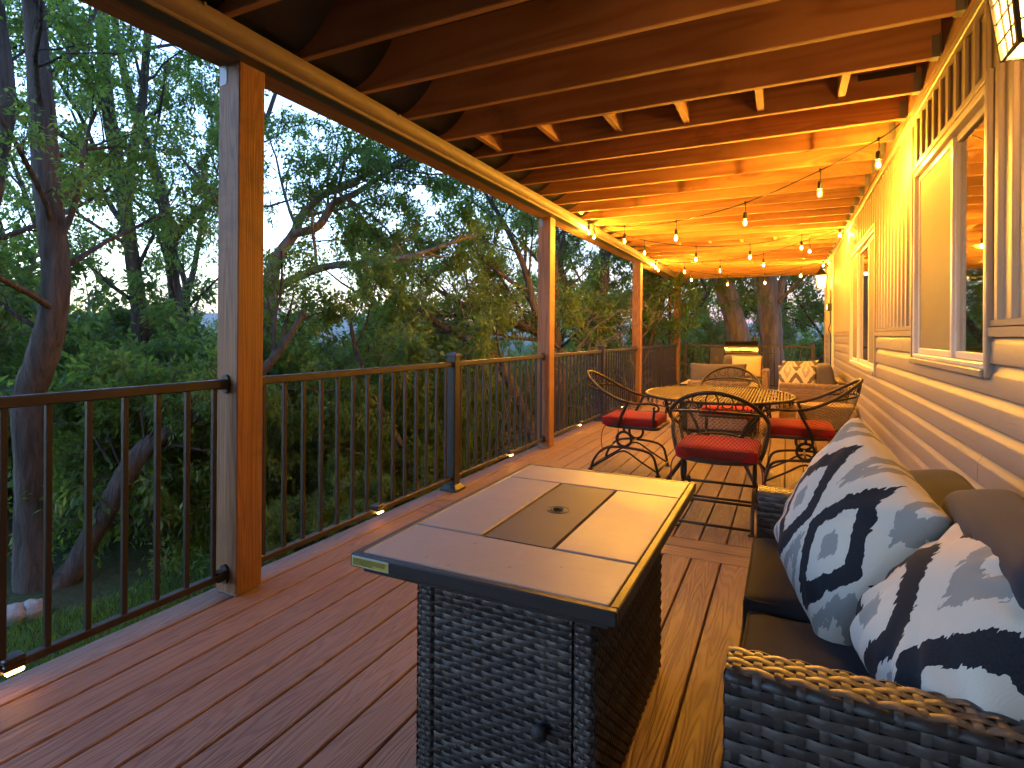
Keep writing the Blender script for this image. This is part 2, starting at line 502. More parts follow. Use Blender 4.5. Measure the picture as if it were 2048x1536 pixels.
def siding_mat(name, axis, col):
    m = NT(name)
    sc = [110.0] * 3; sc[axis] = 7.0
    fine = m.noise(m.coords(tuple(sc), rnd=9.0), 1.0, 3, 0.65)
    big = m.noise(m.coords((1.6, 1.6, 1.6)), 1.0, 4, 0.6)
    c = m.mix(m.math('MULTIPLY', fine, 0.35), col, tuple(q * 0.66 for q in col))
    c = m.mix(m.math('MULTIPLY', m.math('SUBTRACT', big, 0.4, clamp=True), 0.7), c, tuple(q * 0.6 for q in col))
    val = m.math('MULTIPLY_ADD', m.rand(), 0.08, 0.96)
    c = m.n('HueSaturation', {'Value': val, 'Color': c}).outputs[0]
    return m.done(m.bsdf(c, 0.5, normal=m.bump(fine, 0.35, 0.002), spec=0.4))
MAT['lap'] = siding_mat('lap_siding', 1, (0.250, 0.208, 0.186))
MAT['vert'] = siding_mat('vertical_siding', 2, (0.31, 0.255, 0.195))

def wicker_mat(name, c0, c1, rough=0.42):
    m = NT(name)
    t = m.tint()
    v = m.coords((1, 1, 1))
    nn = m.noise(v, 160, 2, 0.6)
    w = m.noise(v, 9, 2, 0.5)
    c = m.mix(t, c0, c1)
    c = m.mix(m.math('MULTIPLY', nn, 0.4), c, tuple(q * 0.5 for q in c0))
    c = m.mix(m.math('MULTIPLY', w, 0.35), c, tuple(q * 0.7 for q in c1))
    return m.done(m.bsdf(c, rough, normal=m.bump(nn, 0.25, 0.002), spec=0.5))
MAT['wick_dark'] = wicker_mat('charcoal_wicker', (0.013, 0.012, 0.013), (0.105, 0.094, 0.084))
MAT['wick_tan'] = wicker_mat('tan_wicker', (0.20, 0.125, 0.065), (0.33, 0.21, 0.12), 0.5)

def fabric(name, col, var=0.25, rough=0.9, sheen=0.06, thread=420.0):
    m = NT(name)
    v = m.coords()
    wx = m.n('TexWave', {'Vector': v, 'Scale': thread * 0.32, 'Distortion': 1.0, 'Detail': 1.0}, bands_direction='X').outputs['Fac']
    wy = m.n('TexWave', {'Vector': v, 'Scale': thread * 0.32, 'Distortion': 1.0, 'Detail': 1.0}, bands_direction='Y').outputs['Fac']
    th = m.math('MULTIPLY', wx, wy)
    n2 = m.noise(v, 6, 4, 0.6); n3 = m.noise(v, 240, 2, 0.7)
    c = m.mix(m.math('MULTIPLY', n3, 0.5), col, tuple(q * 0.55 for q in col))
    c = m.mix(m.math('MULTIPLY', n2, var), c, tuple(min(1, q * 1.5) for q in col))
    nd = m.bsdf(c, rough, normal=m.bump(m.math('ADD', th, n3), 0.3, 0.0015), spec=0.2, Sheen_Weight=sheen)
    return m.done(nd)
MAT['charcoal'] = fabric('charcoal_canvas', (0.030, 0.031, 0.040))
MAT['charcoal_far'] = fabric('grey_canvas', (0.105, 0.088, 0.078))
MAT['red'] = fabric('red_canvas', (0.32, 0.013, 0.008), 0.15)
MAT['tanf'] = fabric('tan_canvas', (0.50, 0.36, 0.20), 0.2)
MAT['creamf'] = fabric('cream_canvas', (0.52, 0.42, 0.29), 0.2)

def ikat(name, pu, pv, base=(0.54, 0.485, 0.405), navy=(0.007, 0.009, 0.015), grey=(0.25, 0.24, 0.22), ou=0.0, ov=0.0, rot=0.0):
    m = NT(name)
    tc = m.n('TexCoord'); mp = m.n('Mapping', {'Vector': tc.outputs['Object'], 'Rotation': (0, 0, rot)})
    sp = m.n('SeparateXYZ', {0: mp.outputs[0]})
    x, y = sp.outputs[0], sp.outputs[1]
    cv = m.n('CombineXYZ', {0: m.math('MULTIPLY', x, 95.0), 1: m.math('MULTIPLY', y, 26.0)})
    jag = m.math('SUBTRACT', m.noise(cv.outputs[0], 1.0, 2, 0.6), 0.5)
    cv2 = m.n('CombineXYZ', {0: m.math('MULTIPLY', x, 14.0), 1: m.math('MULTIPLY', y, 10.0)})
    wob = m.math('SUBTRACT', m.noise(cv2.outputs[0], 1.0, 2, 0.5), 0.5)
    def cell(ou_, ov_, k=0.14, ku=1.0):
        uu = m.math('SUBTRACT', m.math('FRACT', m.math('ADD', m.math('DIVIDE', x, pu), ou_ + 0.5)), 0.5)
        vv = m.math('SUBTRACT', m.math('FRACT', m.math('ADD', m.math('DIVIDE', m.math('ADD', y, m.math('MULTIPLY', jag, pv * k)), pv), ov_ + 0.5)), 0.5)
        a = m.math('MULTIPLY', m.math('ABSOLUTE', uu), 2.0 * ku); b = m.math('MULTIPLY', m.math('ABSOLUTE', vv), 2.0)
        return m.math('ADD', m.math('ADD', m.math('POWER', a, 1.35), m.math('POWER', b, 1.1)), m.math('MULTIPLY', wob, 0.10))
    d = cell(ou, ov)
    d2 = cell(ou + 0.5, ov + 0.42, 0.28, 1.5)
    c = m.mix(m.math('LESS_THAN', d2, 0.62), base, grey)
    c = m.mix(m.math('LESS_THAN', d2, 0.22), c, base)
    c = m.mix(m.math('LESS_THAN', d, 0.93), c, navy)
    c = m.mix(m.math('LESS_THAN', d, 0.50), c, base)
    c = m.mix(m.math('LESS_THAN', d, 0.17), c, grey)
    v = tc.outputs['Object']
    n3 = m.noise(v, 260, 2, 0.7)
    wx = m.n('TexWave', {'Vector': v, 'Scale': 120.0, 'Distortion': 1.5, 'Detail': 1.0}, bands_direction='X').outputs['Fac']
    wy = m.n('TexWave', {'Vector': v, 'Scale': 120.0, 'Distortion': 1.5, 'Detail': 1.0}, bands_direction='Y').outputs['Fac']
    c = m.mix(m.math('MULTIPLY', n3, 0.10), c, (0.25, 0.24, 0.23))
    return m.done(m.bsdf(c, 0.92, normal=m.bump(m.math('ADD', m.math('MULTIPLY', wx, wy), n3), 0.35, 0.0018), spec=0.1, Sheen_Weight=0.04))
MAT['ikat'] = ikat('ikat_print', 0.205, 0.45, ou=0.36, ov=0.0)
MAT['ikat_b'] = ikat('ikat_print_near', 0.30, 0.42, ou=0.25, ov=0.3)
MAT['ikat_far'] = ikat('ikat_print_warm', 0.21, 0.36, base=(0.50, 0.42, 0.31), navy=(0.11, 0.09, 0.07), grey=(0.30, 0.26, 0.21), ov=0.25)

def tile_mat():
    m = NT('greige_table_tile')
    v = m.coords((1, 1, 1), rnd=7.0)
    streak = m.noise(m.coords((10.0, 140.0, 10.0), rnd=3.0), 1.0, 4, 0.6)
    n2 = m.noise(v, 5, 4, 0.6)
    c = m.mix(m.math('MULTIPLY', streak, 0.55), (0.36, 0.295, 0.245), (0.235, 0.182, 0.15))
    n4 = m.noise(v, 2.2, 5, 0.7)
    c = m.mix(m.math('MULTIPLY', n2, 0.5), c, (0.20, 0.16, 0.135))
    c = m.mix(m.math('MULTIPLY', m.math('SUBTRACT', n4, 0.52, clamp=True), 2.2, clamp=True), c, (0.44, 0.38, 0.33))
    sp = m.n('TexVoronoi', {'Vector': m.coords((11, 11, 11)), 'Scale': 1.0})
    c = m.mix(m.math('MULTIPLY', m.math('LESS_THAN', sp.outputs['Distance'], 0.05), 0.5), c, (0.12, 0.08, 0.06))
    r = m.math('MULTIPLY_ADD', n4, 0.45, 0.24)
    return m.done(m.bsdf(c, r, normal=m.bump(streak, 0.12, 0.001), spec=0.35))
MAT['tile'] = tile_mat()

def wood_top():
    return wood_mat('side_table_wood', 0, (0.50, 0.33, 0.18), (0.36, 0.22, 0.11), grain=60, knots=False)
MAT['sidewood'] = wood_top()

def emit(name, col, strength):
    m = NT(name)
    e = m.n('Emission', {'Color': col, 'Strength': strength})
    return m.done(e.outputs[0])
WARM = (1.0, 0.465, 0.045)
MAT['bulb'] = emit('filament_glow', WARM, BULB * 5.0)
def bulb_glass():
    m = NT('amber_bulb_glass')
    e = m.n('Emission', {'Color': (1.0, 0.42, 0.045), 'Strength': 0.055})
    tr = m.n('BsdfTransparent', {'Color': (1.0, 0.93, 0.8)})
    fr = m.n('LayerWeight', {'Blend': 0.35}).outputs['Facing']
    return m.done(m.n('MixShader', {0: m.math('MULTIPLY_ADD', fr, 0.35, 0.25), 1: tr.outputs[0], 2: e.outputs[0]}).outputs[0])
MAT['bulbglass'] = bulb_glass()
MAT['lbulb'] = emit('lantern_bulb_glow', (1.0, 0.50, 0.13), LBULB)
MAT['ledglow'] = emit('rail_light_glow', (1.0, 0.42, 0.08), 0.5)

def lantern_glass():
    m = NT('seeded_lantern_glass')
    v = m.coords()
    n1 = m.noise(v, 55, 3, 0.6)
    st = m.math('MULTIPLY_ADD', n1, 0.16, 0.05)
    e = m.n('Emission', {'Color': (1.0, 0.66, 0.22), 'Strength': st})
    g = m.n('BsdfDiffuse', {'Color': (0.22, 0.17, 0.10)})
    ad = m.n('AddShader', {0: e.outputs[0], 1: g.outputs[0]})
    tr = m.n('BsdfTransparent', {'Color': (1.0, 0.86, 0.6)})
    return m.done(m.n('MixShader', {0: 0.4, 1: tr.outputs[0], 2: ad.outputs[0]}).outputs[0])
MAT['lglass'] = lantern_glass()

def window_glass():
    m = NT('window_glass')
    fr = m.n('LayerWeight', {'Blend': 0.5}).outputs['Facing']
    gl = m.n('BsdfGlossy', {'Roughness': 0.02, 'Color': (0.95, 0.95, 0.95)})
    tr = m.n('BsdfTransparent', {'Color': (0.82, 0.86, 0.84)})
    fac = m.math('ADD', 0.07, m.math('MULTIPLY', m.math('POWER', fr, 2.6), 0.85), clamp=True)
    return m.done(m.n('MixShader', {0: fac, 1: tr.outputs[0], 2: gl.outputs[0]}).outputs[0])
MAT['glass'] = window_glass()

def screen_mat():
    m = NT('insect_screen')
    v = m.coords((1, 1, 1))
    n1 = m.noise(v, 300, 1, 0.5); n2 = m.noise(v, 4, 3, 0.6)
    c = m.mix(n2, (0.17, 0.145, 0.10), (0.23, 0.195, 0.135))
    b = m.bsdf(c, 0.7, normal=m.bump(n1, 0.3, 0.001))
    tr = m.n('BsdfTransparent', {})
    return m.done(m.n('MixShader', {0: 0.82, 1: tr.outputs[0], 2: b}).outputs[0])
MAT['screen'] = screen_mat()
MAT['curtain'] = fabric('white_curtain', (0.62, 0.56, 0.46), 0.2)
MAT['room'] = plain('interior_paint', (0.42, 0.33, 0.22), 0.8)

def bark(name, c0, c1, sc=1.0):
    m = NT(name)
    v = m.coords((16 * sc, 16 * sc, 2.6 * sc))
    n1 = m.noise(v, 1.0, 5, 0.65, 0.6)
    v2 = m.coords((3, 3, 1.2)); n2 = m.noise(v2, 1.0, 3, 0.6)
    f = m.ramp(n1, [(0.35, 0.0), (0.62, 1.0)])
    c = m.mix(f, c0, c1)
    c = m.mix(m.math('MULTIPLY', n2, 0.6), c, tuple(q * 0.55 for q in c1))
    return m.done(m.bsdf(c, 0.9, normal=m.bump(n1, 1.0, 0.06), spec=0.15))
MAT['bark'] = bark('maple_bark', (0.042, 0.034, 0.028), (0.120, 0.100, 0.084))
MAT['bark_grey'] = bark('grey_bark', (0.09, 0.075, 0.062), (0.24, 0.20, 0.165), 0.7)
MAT['twig'] = plain('grey_twig', (0.16, 0.135, 0.115), 0.9)

def leaf(name, c0, c1, c2, trans=0.62):
    m = NT(name)
    t = m.tint()
    c = m.ramp(t, [(0.0, c0), (0.55, c1), (0.94, c2), (1.0, (0.20, 0.13, 0.05))])
    d = m.n('BsdfDiffuse', {'Color': c}); tr = m.n('BsdfTranslucent', {'Color': m.mix(0.6, c, (0.30, 0.44, 0.05))})
    gl = m.n('BsdfGlossy', {'Color': (0.8, 0.85, 0.9), 'Roughness': 0.38})
    s1 = m.n('MixShader', {0: trans, 1: d.outputs[0], 2: tr.outputs[0]})
    s2 = m.n('MixShader', {0: 0.025, 1: s1.outputs[0], 2: gl.outputs[0]})
    return m.done(s2.outputs[0])
MAT['leaf'] = leaf('boxelder_leaf', (0.042, 0.102, 0.026), (0.076, 0.166, 0.034), (0.15, 0.25, 0.05))
MAT['leaf_shrub'] = leaf('shrub_leaf', (0.036, 0.105, 0.026), (0.075, 0.175, 0.034), (0.15, 0.27, 0.05))
MAT['leaf_deep'] = leaf('deep_leaf', (0.025, 0.070, 0.030), (0.045, 0.110, 0.040), (0.08, 0.16, 0.045))
MAT['leaf_warm'] = leaf('spring_leaf', (0.050, 0.095, 0.024), (0.085, 0.145, 0.032), (0.17, 0.21, 0.05))
MAT['grassm'] = leaf('grass_blade', (0.024, 0.075, 0.012), (0.045, 0.130, 0.020), (0.075, 0.18, 0.03), 0.4)

def ground_mat():
    m = NT('woodland_ground')
    v = m.coords()
    n1 = m.noise(v, 1.2, 5, 0.6); n2 = m.noise(v, 14, 4, 0.65); n3 = m.noise(v, 0.05, 3, 0.5)
    c = m.mix(m.ramp(n1, [(0.4, 0.0), (0.6, 1.0)]), (0.045, 0.038, 0.022), (0.024, 0.055, 0.016))
    c = m.mix(m.math('MULTIPLY', n2, 0.6), c, (0.05, 0.06, 0.025))
    c = m.mix(m.math('MULTIPLY', n3, 0.5), c, (0.03, 0.055, 0.03))
    return m.done(m.bsdf(c, 0.95, normal=m.bump(n2, 0.8, 0.05), spec=0.1))
MAT['ground'] = ground_mat()

def rug_mat():
    m = NT('faded_rug')
    v = m.coords()
    n1 = m.noise(v, 5, 5, 0.7); n2 = m.noise(v, 60, 2, 0.6)
    c = m.mix(m.ramp(n1, [(0.42, 0.0), (0.58, 1.0)]), (0.36, 0.24, 0.13), (0.16, 0.15, 0.10))
    c = m.mix(m.math('MULTIPLY', n2, 0.4), c, (0.4, 0.16, 0.07))
    return m.done(m.bsdf(c, 0.95, normal=m.bump(n2, 0.5, 0.004), spec=0.1))
MAT['rug'] = rug_mat()
def stone_mat():
    m = NT('ledger_stone')
    v = m.coords((1, 1, 1))
    n1 = m.noise(m.coords((6, 6, 26)), 1.0, 3, 0.6)
    c = m.mix(n1, (0.16, 0.12, 0.085), (0.42, 0.33, 0.23))
    return m.done(m.bsdf(c, 0.85, normal=m.bump(n1, 0.8, 0.03)))
MAT['stone'] = stone_mat()

def haze_mat():
    m = NT('evening_haze')
    v = m.n('VolumePrincipled', {'Color': (0.80, 0.86, 0.95, 1), 'Density': HAZE, 'Anisotropy': 0.2})
    m.t.links.new(v.outputs[0], m.out.inputs['Volume']); return m.m

# ------------------------------------------------------------------ the deck
rng = random.Random(4)
XE, PITCH, GAP = -2.183, 0.1455, 0.0040
deck = empty('deck', 'reddish brown composite deck floor running along the house', 'deck', kind='structure')
def board_mesh(w, l, t=0.024, c=0.0035):
    prof = [(0, -t), (w, -t), (w, -c), (w - c, 0), (c, 0), (0, -c)]
    return MB().prism(prof, 1, 0, l)
Y_SEG = [(-1.6, 3.062), (3.352, 8.02), (8.31, 13.42)]
NB = 20
_cache = {}
for (y0, y1) in Y_SEG:
    key = round(y1 - y0, 3)
    me = board_mesh(PITCH - 2 * GAP, y1 - y0 - 0.004).build('deck_board', MAT['deck'], deck)
    first = True
    for k in range(-1, NB):
        o = me if first else link('deck_board', me.data, None, deck)
        first = False
        if k == -1 and y0 > -1: 
            pass
        o.location = (XE + k * PITCH + GAP, y0 + 0.002, 0)
for yb in (3.062, 8.02):                                            # two boards laid across
    bm_ = None
    for i in range(2):
        if bm_ is None:
            w = NB * PITCH
            prof = [(0, -0.024), (0.1386, -0.024), (0.1386, -0.0035), (0.135, 0), (0.0035, 0), (0, -0.0035)]
            bm_ = MB().prism(prof, 0, 0, w).build('deck_board', MAT['deckx'], deck)
            o = bm_
        else:
            o = link('deck_board', bm_.data, None, deck)
        o.location = (XE + GAP, yb + 0.0035 + i * 0.1452, 0)
    f = MB().prism([(0, -0.024), (PITCH - 2 * GAP, -0.024), (PITCH - 2 * GAP, 0), (0, 0)], 1, yb + .001, yb + 0.289).build('deck_board', MAT['deck'], deck)
    f.location = (XE - PITCH + GAP, 0, 0)
MB().box(XE - PITCH + .004, .66, -7.2, 13.42, -0.20, -0.0265).build('deck_frame', MAT['core'], deck)
MB().prism([(-2.338, -.22), (-2.326, -.22), (-2.326, -.004), (-2.338, -.004)], 1, -1.6, 13.43).build('rim_board', MAT['deck'], deck)
MB().box(-2.33, .66, 13.425, 13.445, -.22, -.003).build('rim_board', MAT['deckx'], deck)
for y in (-1.2, 1.77, 5.4, 9.36, 13.2):
    MB().box(-2.30, -2.16, y - .07, y + .07, -9.0, -.2).build('deck_pier', MAT['post'], deck)

# ------------------------------------------------------------------ posts that carry the roof
POSTS = [1.77, 5.40, 9.36, 13.20]
PX = -2.228
plabels = ['thick square wooden post nearest the fire table, warm on its house side',
           'square wooden post between the fire table and the dining set',
           'square wooden post behind the mesh dining table',
           'farthest square wooden post, at the corner by the end railing']
ch = 0.009
a_ = 0.068
oct_ = [(-a_ + ch, -a_), (a_ - ch, -a_), (a_, -a_ + ch), (a_, a_ - ch), (a_ - ch, a_), (-a_ + ch, a_), (-a_, a_ - ch), (-a_, -a_ + ch)]
oct_ = [(-a_, -a_ + ch * .5), (-a_ + ch * .5, -a_), (a_ - ch * .5, -a_), (a_, -a_ + ch * .5), (a_, a_ - ch * .5), (a_ - ch * .5, a_), (-a_ + ch * .5, a_), (-a_, a_ - ch * .5)]
for i, y in enumerate(POSTS):
    t = empty('wooden_post', plabels[i], 'post', (PX, y, 0), group='wooden roof posts')
    MB().prism(oct_, 2, 0.012, 2.352).build('post_shaft', MAT['post'], t)
    MB().box(-.06, .06, -.06, .06, 0.0005, .012).build('standoff_base', MAT['galv'], t)
    b = MB()
    b.prism([(-.055, 2.262), (-.02, 2.262), (-.012, 2.27), (-.012, 2.352), (-.055, 2.352)], 1, -.0705, -.0685)
    b.build('metal_clip', MAT['galv'], t)

# ------------------------------------------------------------------ roof: joists, beam, gutter
roof = empty('patio_roof', 'open joist underside of the upper deck with its beam and gutter', 'roof')
JZ = 2.438; JB = 0.235; JY0 = 1.527; JP = 0.406
jp = MB(); c = .004
prof = [(-.019 + c, 0), (.019 - c, 0), (.019, c), (.019, JB), (-.019, JB), (-.019, c)]
me = None
hang = None
for k in range(-9, 29):
    y = JY0 + k * JP + .019
    if me is None:
        o = MB().prism(prof, 0, -2.142, .624).build('joist', MAT['joist'], roof); me = o.data
        h = MB()
        h.box(.59, .622, -.026, .026, -.002, .0005).box(.59, .622, -.0225, -.0195, 0, .10).box(.59, .622, .0195, .0225, 0, .10)
        h.box(.619, .6225, -.045, .045, 0.0, .10)
        for zz in (.03, .07):
            for s in (-1, 1): h.tube([(.605, s * .0225, zz), (.605, s * .026, zz)], .005, 6)
        hg = h.build('joist_hanger', MAT['galv'], o); hang = hg.data
    else:
        o = link('joist', me, None, roof)
        if y > 1.5: link('joist_hanger', hang, None, o)
    o.location = (0, y, JZ)
bl = [-1.825, -1.39, -.967, -.55, -.139, .262]
blm = None
for yb, xs in ((JY0 + 4 * JP, bl), (JY0 + 16 * JP, bl), (JY0 + 22 * JP, bl)):
    for i, x in enumerate(xs):
        if blm is None:
            o = MB().cbox(-.019, .019, .0, JP - .038, 0, .18, .003).build('blocking', MAT['block'], roof); blm = o.data
        else: o = link('blocking', blm, None, roof)
        o.location = (x, yb + .038, JZ + .012 + .004 * (i % 3))
MB().box(-2.296, -2.16, -7.2, 13.9, 2.353, 2.60).build('beam', MAT['beamw'], roof)
MB().box(.626, .662, -3.2, 12.2, 2.437, 2.672).build('ledger', MAT['beamw'], roof)
MB().box(-2.42, .66, -7.2, 13.9, 2.674, 2.70).build('membrane', MAT['membrane'], roof)  # beam and slabs run on unseen behind the camera to block sky there
MB().box(-2.46, 1.0, -7.4, 14.0, 2.702, 2.80).build('upper_floor', MAT['wallcore'], roof)
MB().box(-2.142, .66, 13.32, 13.36, 2.438, 2.672).build('end_joist', MAT['beamw'], roof)
g = [(-2.158, 2.352), (-2.086, 2.352), (-2.080, 2.356), (-2.077, 2.364), (-2.060, 2.372), (-2.045, 2.386), (-2.036, 2.404), (-2.033, 2.424),
     (-2.033, 2.436), (-2.040, 2.440), (-2.046, 2.436), (-2.046, 2.43), (-2.158, 2.43)]
MB().prism(g, 1, -3.2, 13.7).build('gutter', MAT['gutter'], roof, angle=40)
MB().box(-2.157, -2.093, -3.2, 13.7, 2.3503, 2.3518).build('gutter_dark_strip', MAT['slate'], roof)  # thin dark strip along the gutter bottom
MB().prism([(-2.092, 2.349), (-2.080, 2.349), (-2.080, 2.3515), (-2.092, 2.3515)], 1, -3.2, 13.7).build('gutter_bead', MAT['gutter'], roof)
for y in np.arange(-1.0, 13.5, 1.22):
    MB().tube([(-2.03, y, 2.43), (-2.02, y, 2.43)], .006, 6).build('gutter_screw', MAT['galv'], roof)
# black drain boots at the outer end of each bay
bootm = None
s = np.linspace(0, 1, 9)
bp = [(-2.13 + .30 * t_, 2.462 + .20 * t_ ** 2.2) for t_ in s] + [(-1.83, 2.672), (-2.13, 2.672)]
for k in range(-3, 28):
    y = JY0 + k * JP + .040
    if bootm is None:
        o = MB().prism(bp, 1, 0, JP - .042).build('drain_boot', MAT['membrane'], roof, angle=50); bootm = o.data
    else: o = link('drain_boot', bootm, None, roof)
    o.location = (0, y, 0)
# metal strap on the fourth joist, next to the wall
MB().box(.34, .60, JY0 + 5 * JP - .004, JY0 + 5 * JP - .001, JZ + .10, JZ + .135).build('metal_strap', MAT['black_metal'], roof)
# drainpipe at the far corner
dp = empty('drainpipe', 'dark metal drainpipe beside the farthest wooden post', 'drainpipe', (-2.36, 13.05, 0))
MB().tube(spline([(.26, .16, 2.36), (.20, .14, 2.27), (.06, .04, 2.14), (0, 0, 2.02), (0, 0, 1.0), (0, 0, -.6)], 6), .033, 8).build('pipe', MAT['black_rail'], dp, angle=40)
for z in (.6, 1.7): MB().tube([(0, 0, z), (0, 0, z + .03)], .038, 8).build('pipe_strap', MAT['black_rail'], dp)

# ------------------------------------------------------------------ railing
def rail_bracket(p, s, y, z):
    """oval plate on the wooden post with a sleeve; s = +-1 direction away from the post"""
    m = MB()
    a = np.linspace(0, 2 * PI, 20, endpoint=False)
    pr = [(PX + .026 * math.cos(q), z + .042 * np.sign(math.sin(q)) * abs(math.sin(q)) ** .8) for q in a]
    m.prism(pr, 1, y, y + s * .012)
    m.cbox(PX - .023, PX + .023, min(y, y + s * .05), max(y, y + s * .05), z - .022, z + .022, .004)
    return m.build('rail_bracket', MAT['black_metal'], p, angle=40)

bal_me = None
def railing(y0, y1, label, br0=False, br1=False):
    global bal_me
    t = empty('deck_railing', label, 'railing', (0, 0, 0), group='black railing panels along the deck edge')
    m = MB()
    m.cbox(PX - .021, PX + .021, y0 + .004, y1 - .004, .918, .955, .004); m.build('top_rail', MAT['black_rail'], t)
    m = MB(); m.cbox(PX - .017, PX + .017, y0 + .004, y1 - .004, .078, .106, .003); m.build('bottom_rail', MAT['black_rail'], t)
    n = max(2, int(round((y1 - y0) / .122)) - 0)
    sp = (y1 - y0) / n
    for i in range(n):
        y = y0 + sp * (i + .5)
        if bal_me is None:
            o = MB().cbox(-.0095, .0095, -.0095, .0095, .1055, .9185, .002).build('baluster', MAT['black_rail'], t); bal_me = o.data
        else: o = link('baluster', bal_me, None, t)
        o.location = (PX, y, 0)
    if br0:
        rail_bracket(t, 1, y0, .934); rail_bracket(t, 1, y0, .094)
    if br1:
        rail_bracket(t, -1, y1, .934); rail_bracket(t, -1, y1, .094)
    return t
BP = [3.60, 7.36, 11.24]
hw, hb = .068, .041
segs = [(-1.6, POSTS[0] - hw, 'black railing panel at the left edge, in front of the leaning tree trunk', 0, 1),
        (POSTS[0] + hw, BP[0] - hb, 'black railing panel between the nearest wooden post and the nearest black post', 1, 0),
        (BP[0] + hb, POSTS[1] - hw, 'black railing panel just left of the second wooden post', 0, 1),
        (POSTS[1] + hw, BP[1] - hb, 'black railing panel behind the left dining chair', 1, 0),
        (BP[1] + hb, POSTS[2] - hw, 'black railing panel left of the third wooden post', 0, 1),
        (POSTS[2] + hw, BP[2] - hb, 'black railing panel right of the third wooden post', 1, 0),
        (BP[2] + hb, POSTS[3] - hw, 'black railing panel left of the farthest wooden post', 0, 1)]
for a in segs: railing(*a)

def rail_post(x, y, label):
    t = empty('railing_post', label, 'post', (x, y, 0), group='black railing posts')
    MB().cbox(-.038, .038, -.038, .038, .006, .998, .004).build('post_shaft', MAT['black_metal'], t)
    m = MB()
    m.cbox(-.047, .047, -.047, .047, .990, 1.010, .003)
    m.add([(-.044, -.044, 1.0105), (.044, -.044, 1.0105), (.044, .044, 1.0105), (-.044, .044, 1.0105), (0, 0, 1.028)], None, [(0, 1, 4), (1, 2, 4), (2, 3, 4), (3, 0, 4)])
    m.build('post_cap', MAT['black_metal'], t)
    m = MB()
    m.box(-.07, .07, -.07, .07, .0005, .018)
    m.add([(-.07, -.07, .018), (.07, -.07, .018), (.07, .07, .018), (-.07, .07, .018), (-.042, -.042, .045), (.042, -.042, .045), (.042, .042, .045), (-.042, .042, .045)],
          [(0, 1, 5, 4), (1, 2, 6, 5), (2, 3, 7, 6), (3, 0, 4, 7)])
    m.build('base_skirt', MAT['black_metal'], t, fix=True)
    return t
rail_post(PX, BP[0], 'nearest black metal railing post, left of the fire table top')
rail_post(PX, BP[1], 'black metal railing post behind the left dining chair')
rail_post(PX, BP[2], 'black metal railing post between the two farthest wooden posts')
rail_post(.50, 13.28, 'black metal railing post at the house end of the end railing')
rail_post(-2.05, 13.28, 'black metal railing post beside the farthest wooden post on the end railing')
# railing across the far end
t = empty('deck_railing', 'black railing panel across the far end behind the grill', 'railing', (0, 0, 0))
m = MB(); m.cbox(-2.009, .459, 13.26, 13.30, .918, .955, .004); m.build('top_rail', MAT['black_rail'], t)
m = MB(); m.cbox(-2.009, .459, 13.263, 13.297, .078, .106, .003); m.build('bottom_rail', MAT['black_rail'], t)
for i in range(20):
    o = link('baluster', bal_me, None, t); o.location = (-2.009 + 2.468 / 20 * (i + .5), 13.28, 0)

# small lights clipped on the bottom rail
ll = ['small rail light on the first railing panel, at the left frame edge', 'lit rail light left of the fire table, nearest the black post',
      'lit rail light between the black post and second wooden post', 'small rail light behind the left dining chair', 'small rail light on the panel left of the third wooden post',
      'small rail light between third wooden post and black post']
for i, y in enumerate((.93, 2.73, 4.54, 6.42, 8.35, 10.3)):
    t = empty('rail_light', ll[i], 'light', (PX, y, 0), group='rail lights')
    m = MB(); m.cbox(-.0225, .034, -.03, .03, .1065, .126, .004); m.cbox(.0175, .036, -.03, .03, .088, .1065, .003); m.build('housing', MAT['black_rail'], t)
    MB().cbox(.019, .034, -.025, .025, .074, .0875, .004).build('lens', MAT['ledglow'], t)

# ------------------------------------------------------------------ the house wall
house = empty('house', 'taupe house wall with lap siding below and ribbed vertical siding above', 'house', (0, 0, 0))
W1 = (2.60, 3.92, 1.045, 2.10); W2 = (5.46, 7.46, .872, 2.075)
WINS = [W1, W2]
Y0W, Y1W = -1.6, 12.0
def cut(y0, y1, z0, z1):
    segs = [(y0, y1)]
    for (a, b, c, d) in WINS:
        if z0 < d - .01 and z1 > c + .03:
            ns = []
            for (p, q) in segs:
                if b <= p or a >= q: ns.append((p, q)); continue
                if p < a: ns.append((p, a))
                if b < q: ns.append((b, q))
            segs = ns
    return segs
jr = random.Random(11)
joints = {0: [4.263, 9.1], 1: [4.28, 8.2], 2: [4.92, 9.6], 3: [4.95, 8.0], 4: [2.706, 6.3], 5: [2.0, 5.6, 9.2], 6: [4.132, 7.7], 7: [4.1, 7.4], 8: [5.2, 8.8], 9: [3.2, 6.8]}
k = 0
zb = 1.068
while zb > -.10:
    zt = min(zb + .114, 1.166)
    pr = [(.690, zb), (.660, zb), (.658, zb + .004), (.659, zb + .072), (.6605, zb + .077), (.664, zb + .084), (.669, zb + .093), (.673, zb + .102), (.676, zt), (.690, zt)]
    for (p, q) in cut(Y0W, Y1W, zb, zt):
        js = [p] + [j for j in joints.get(k, []) if p + .1 < j < q - .1] + [q]
        for a, b in zip(js[:-1], js[1:]):
            MB().prism(pr, 1, a + .0012, b - .0012).build('siding_plank', MAT['lap'], house, angle=16)
    zb -= .114; k += 1
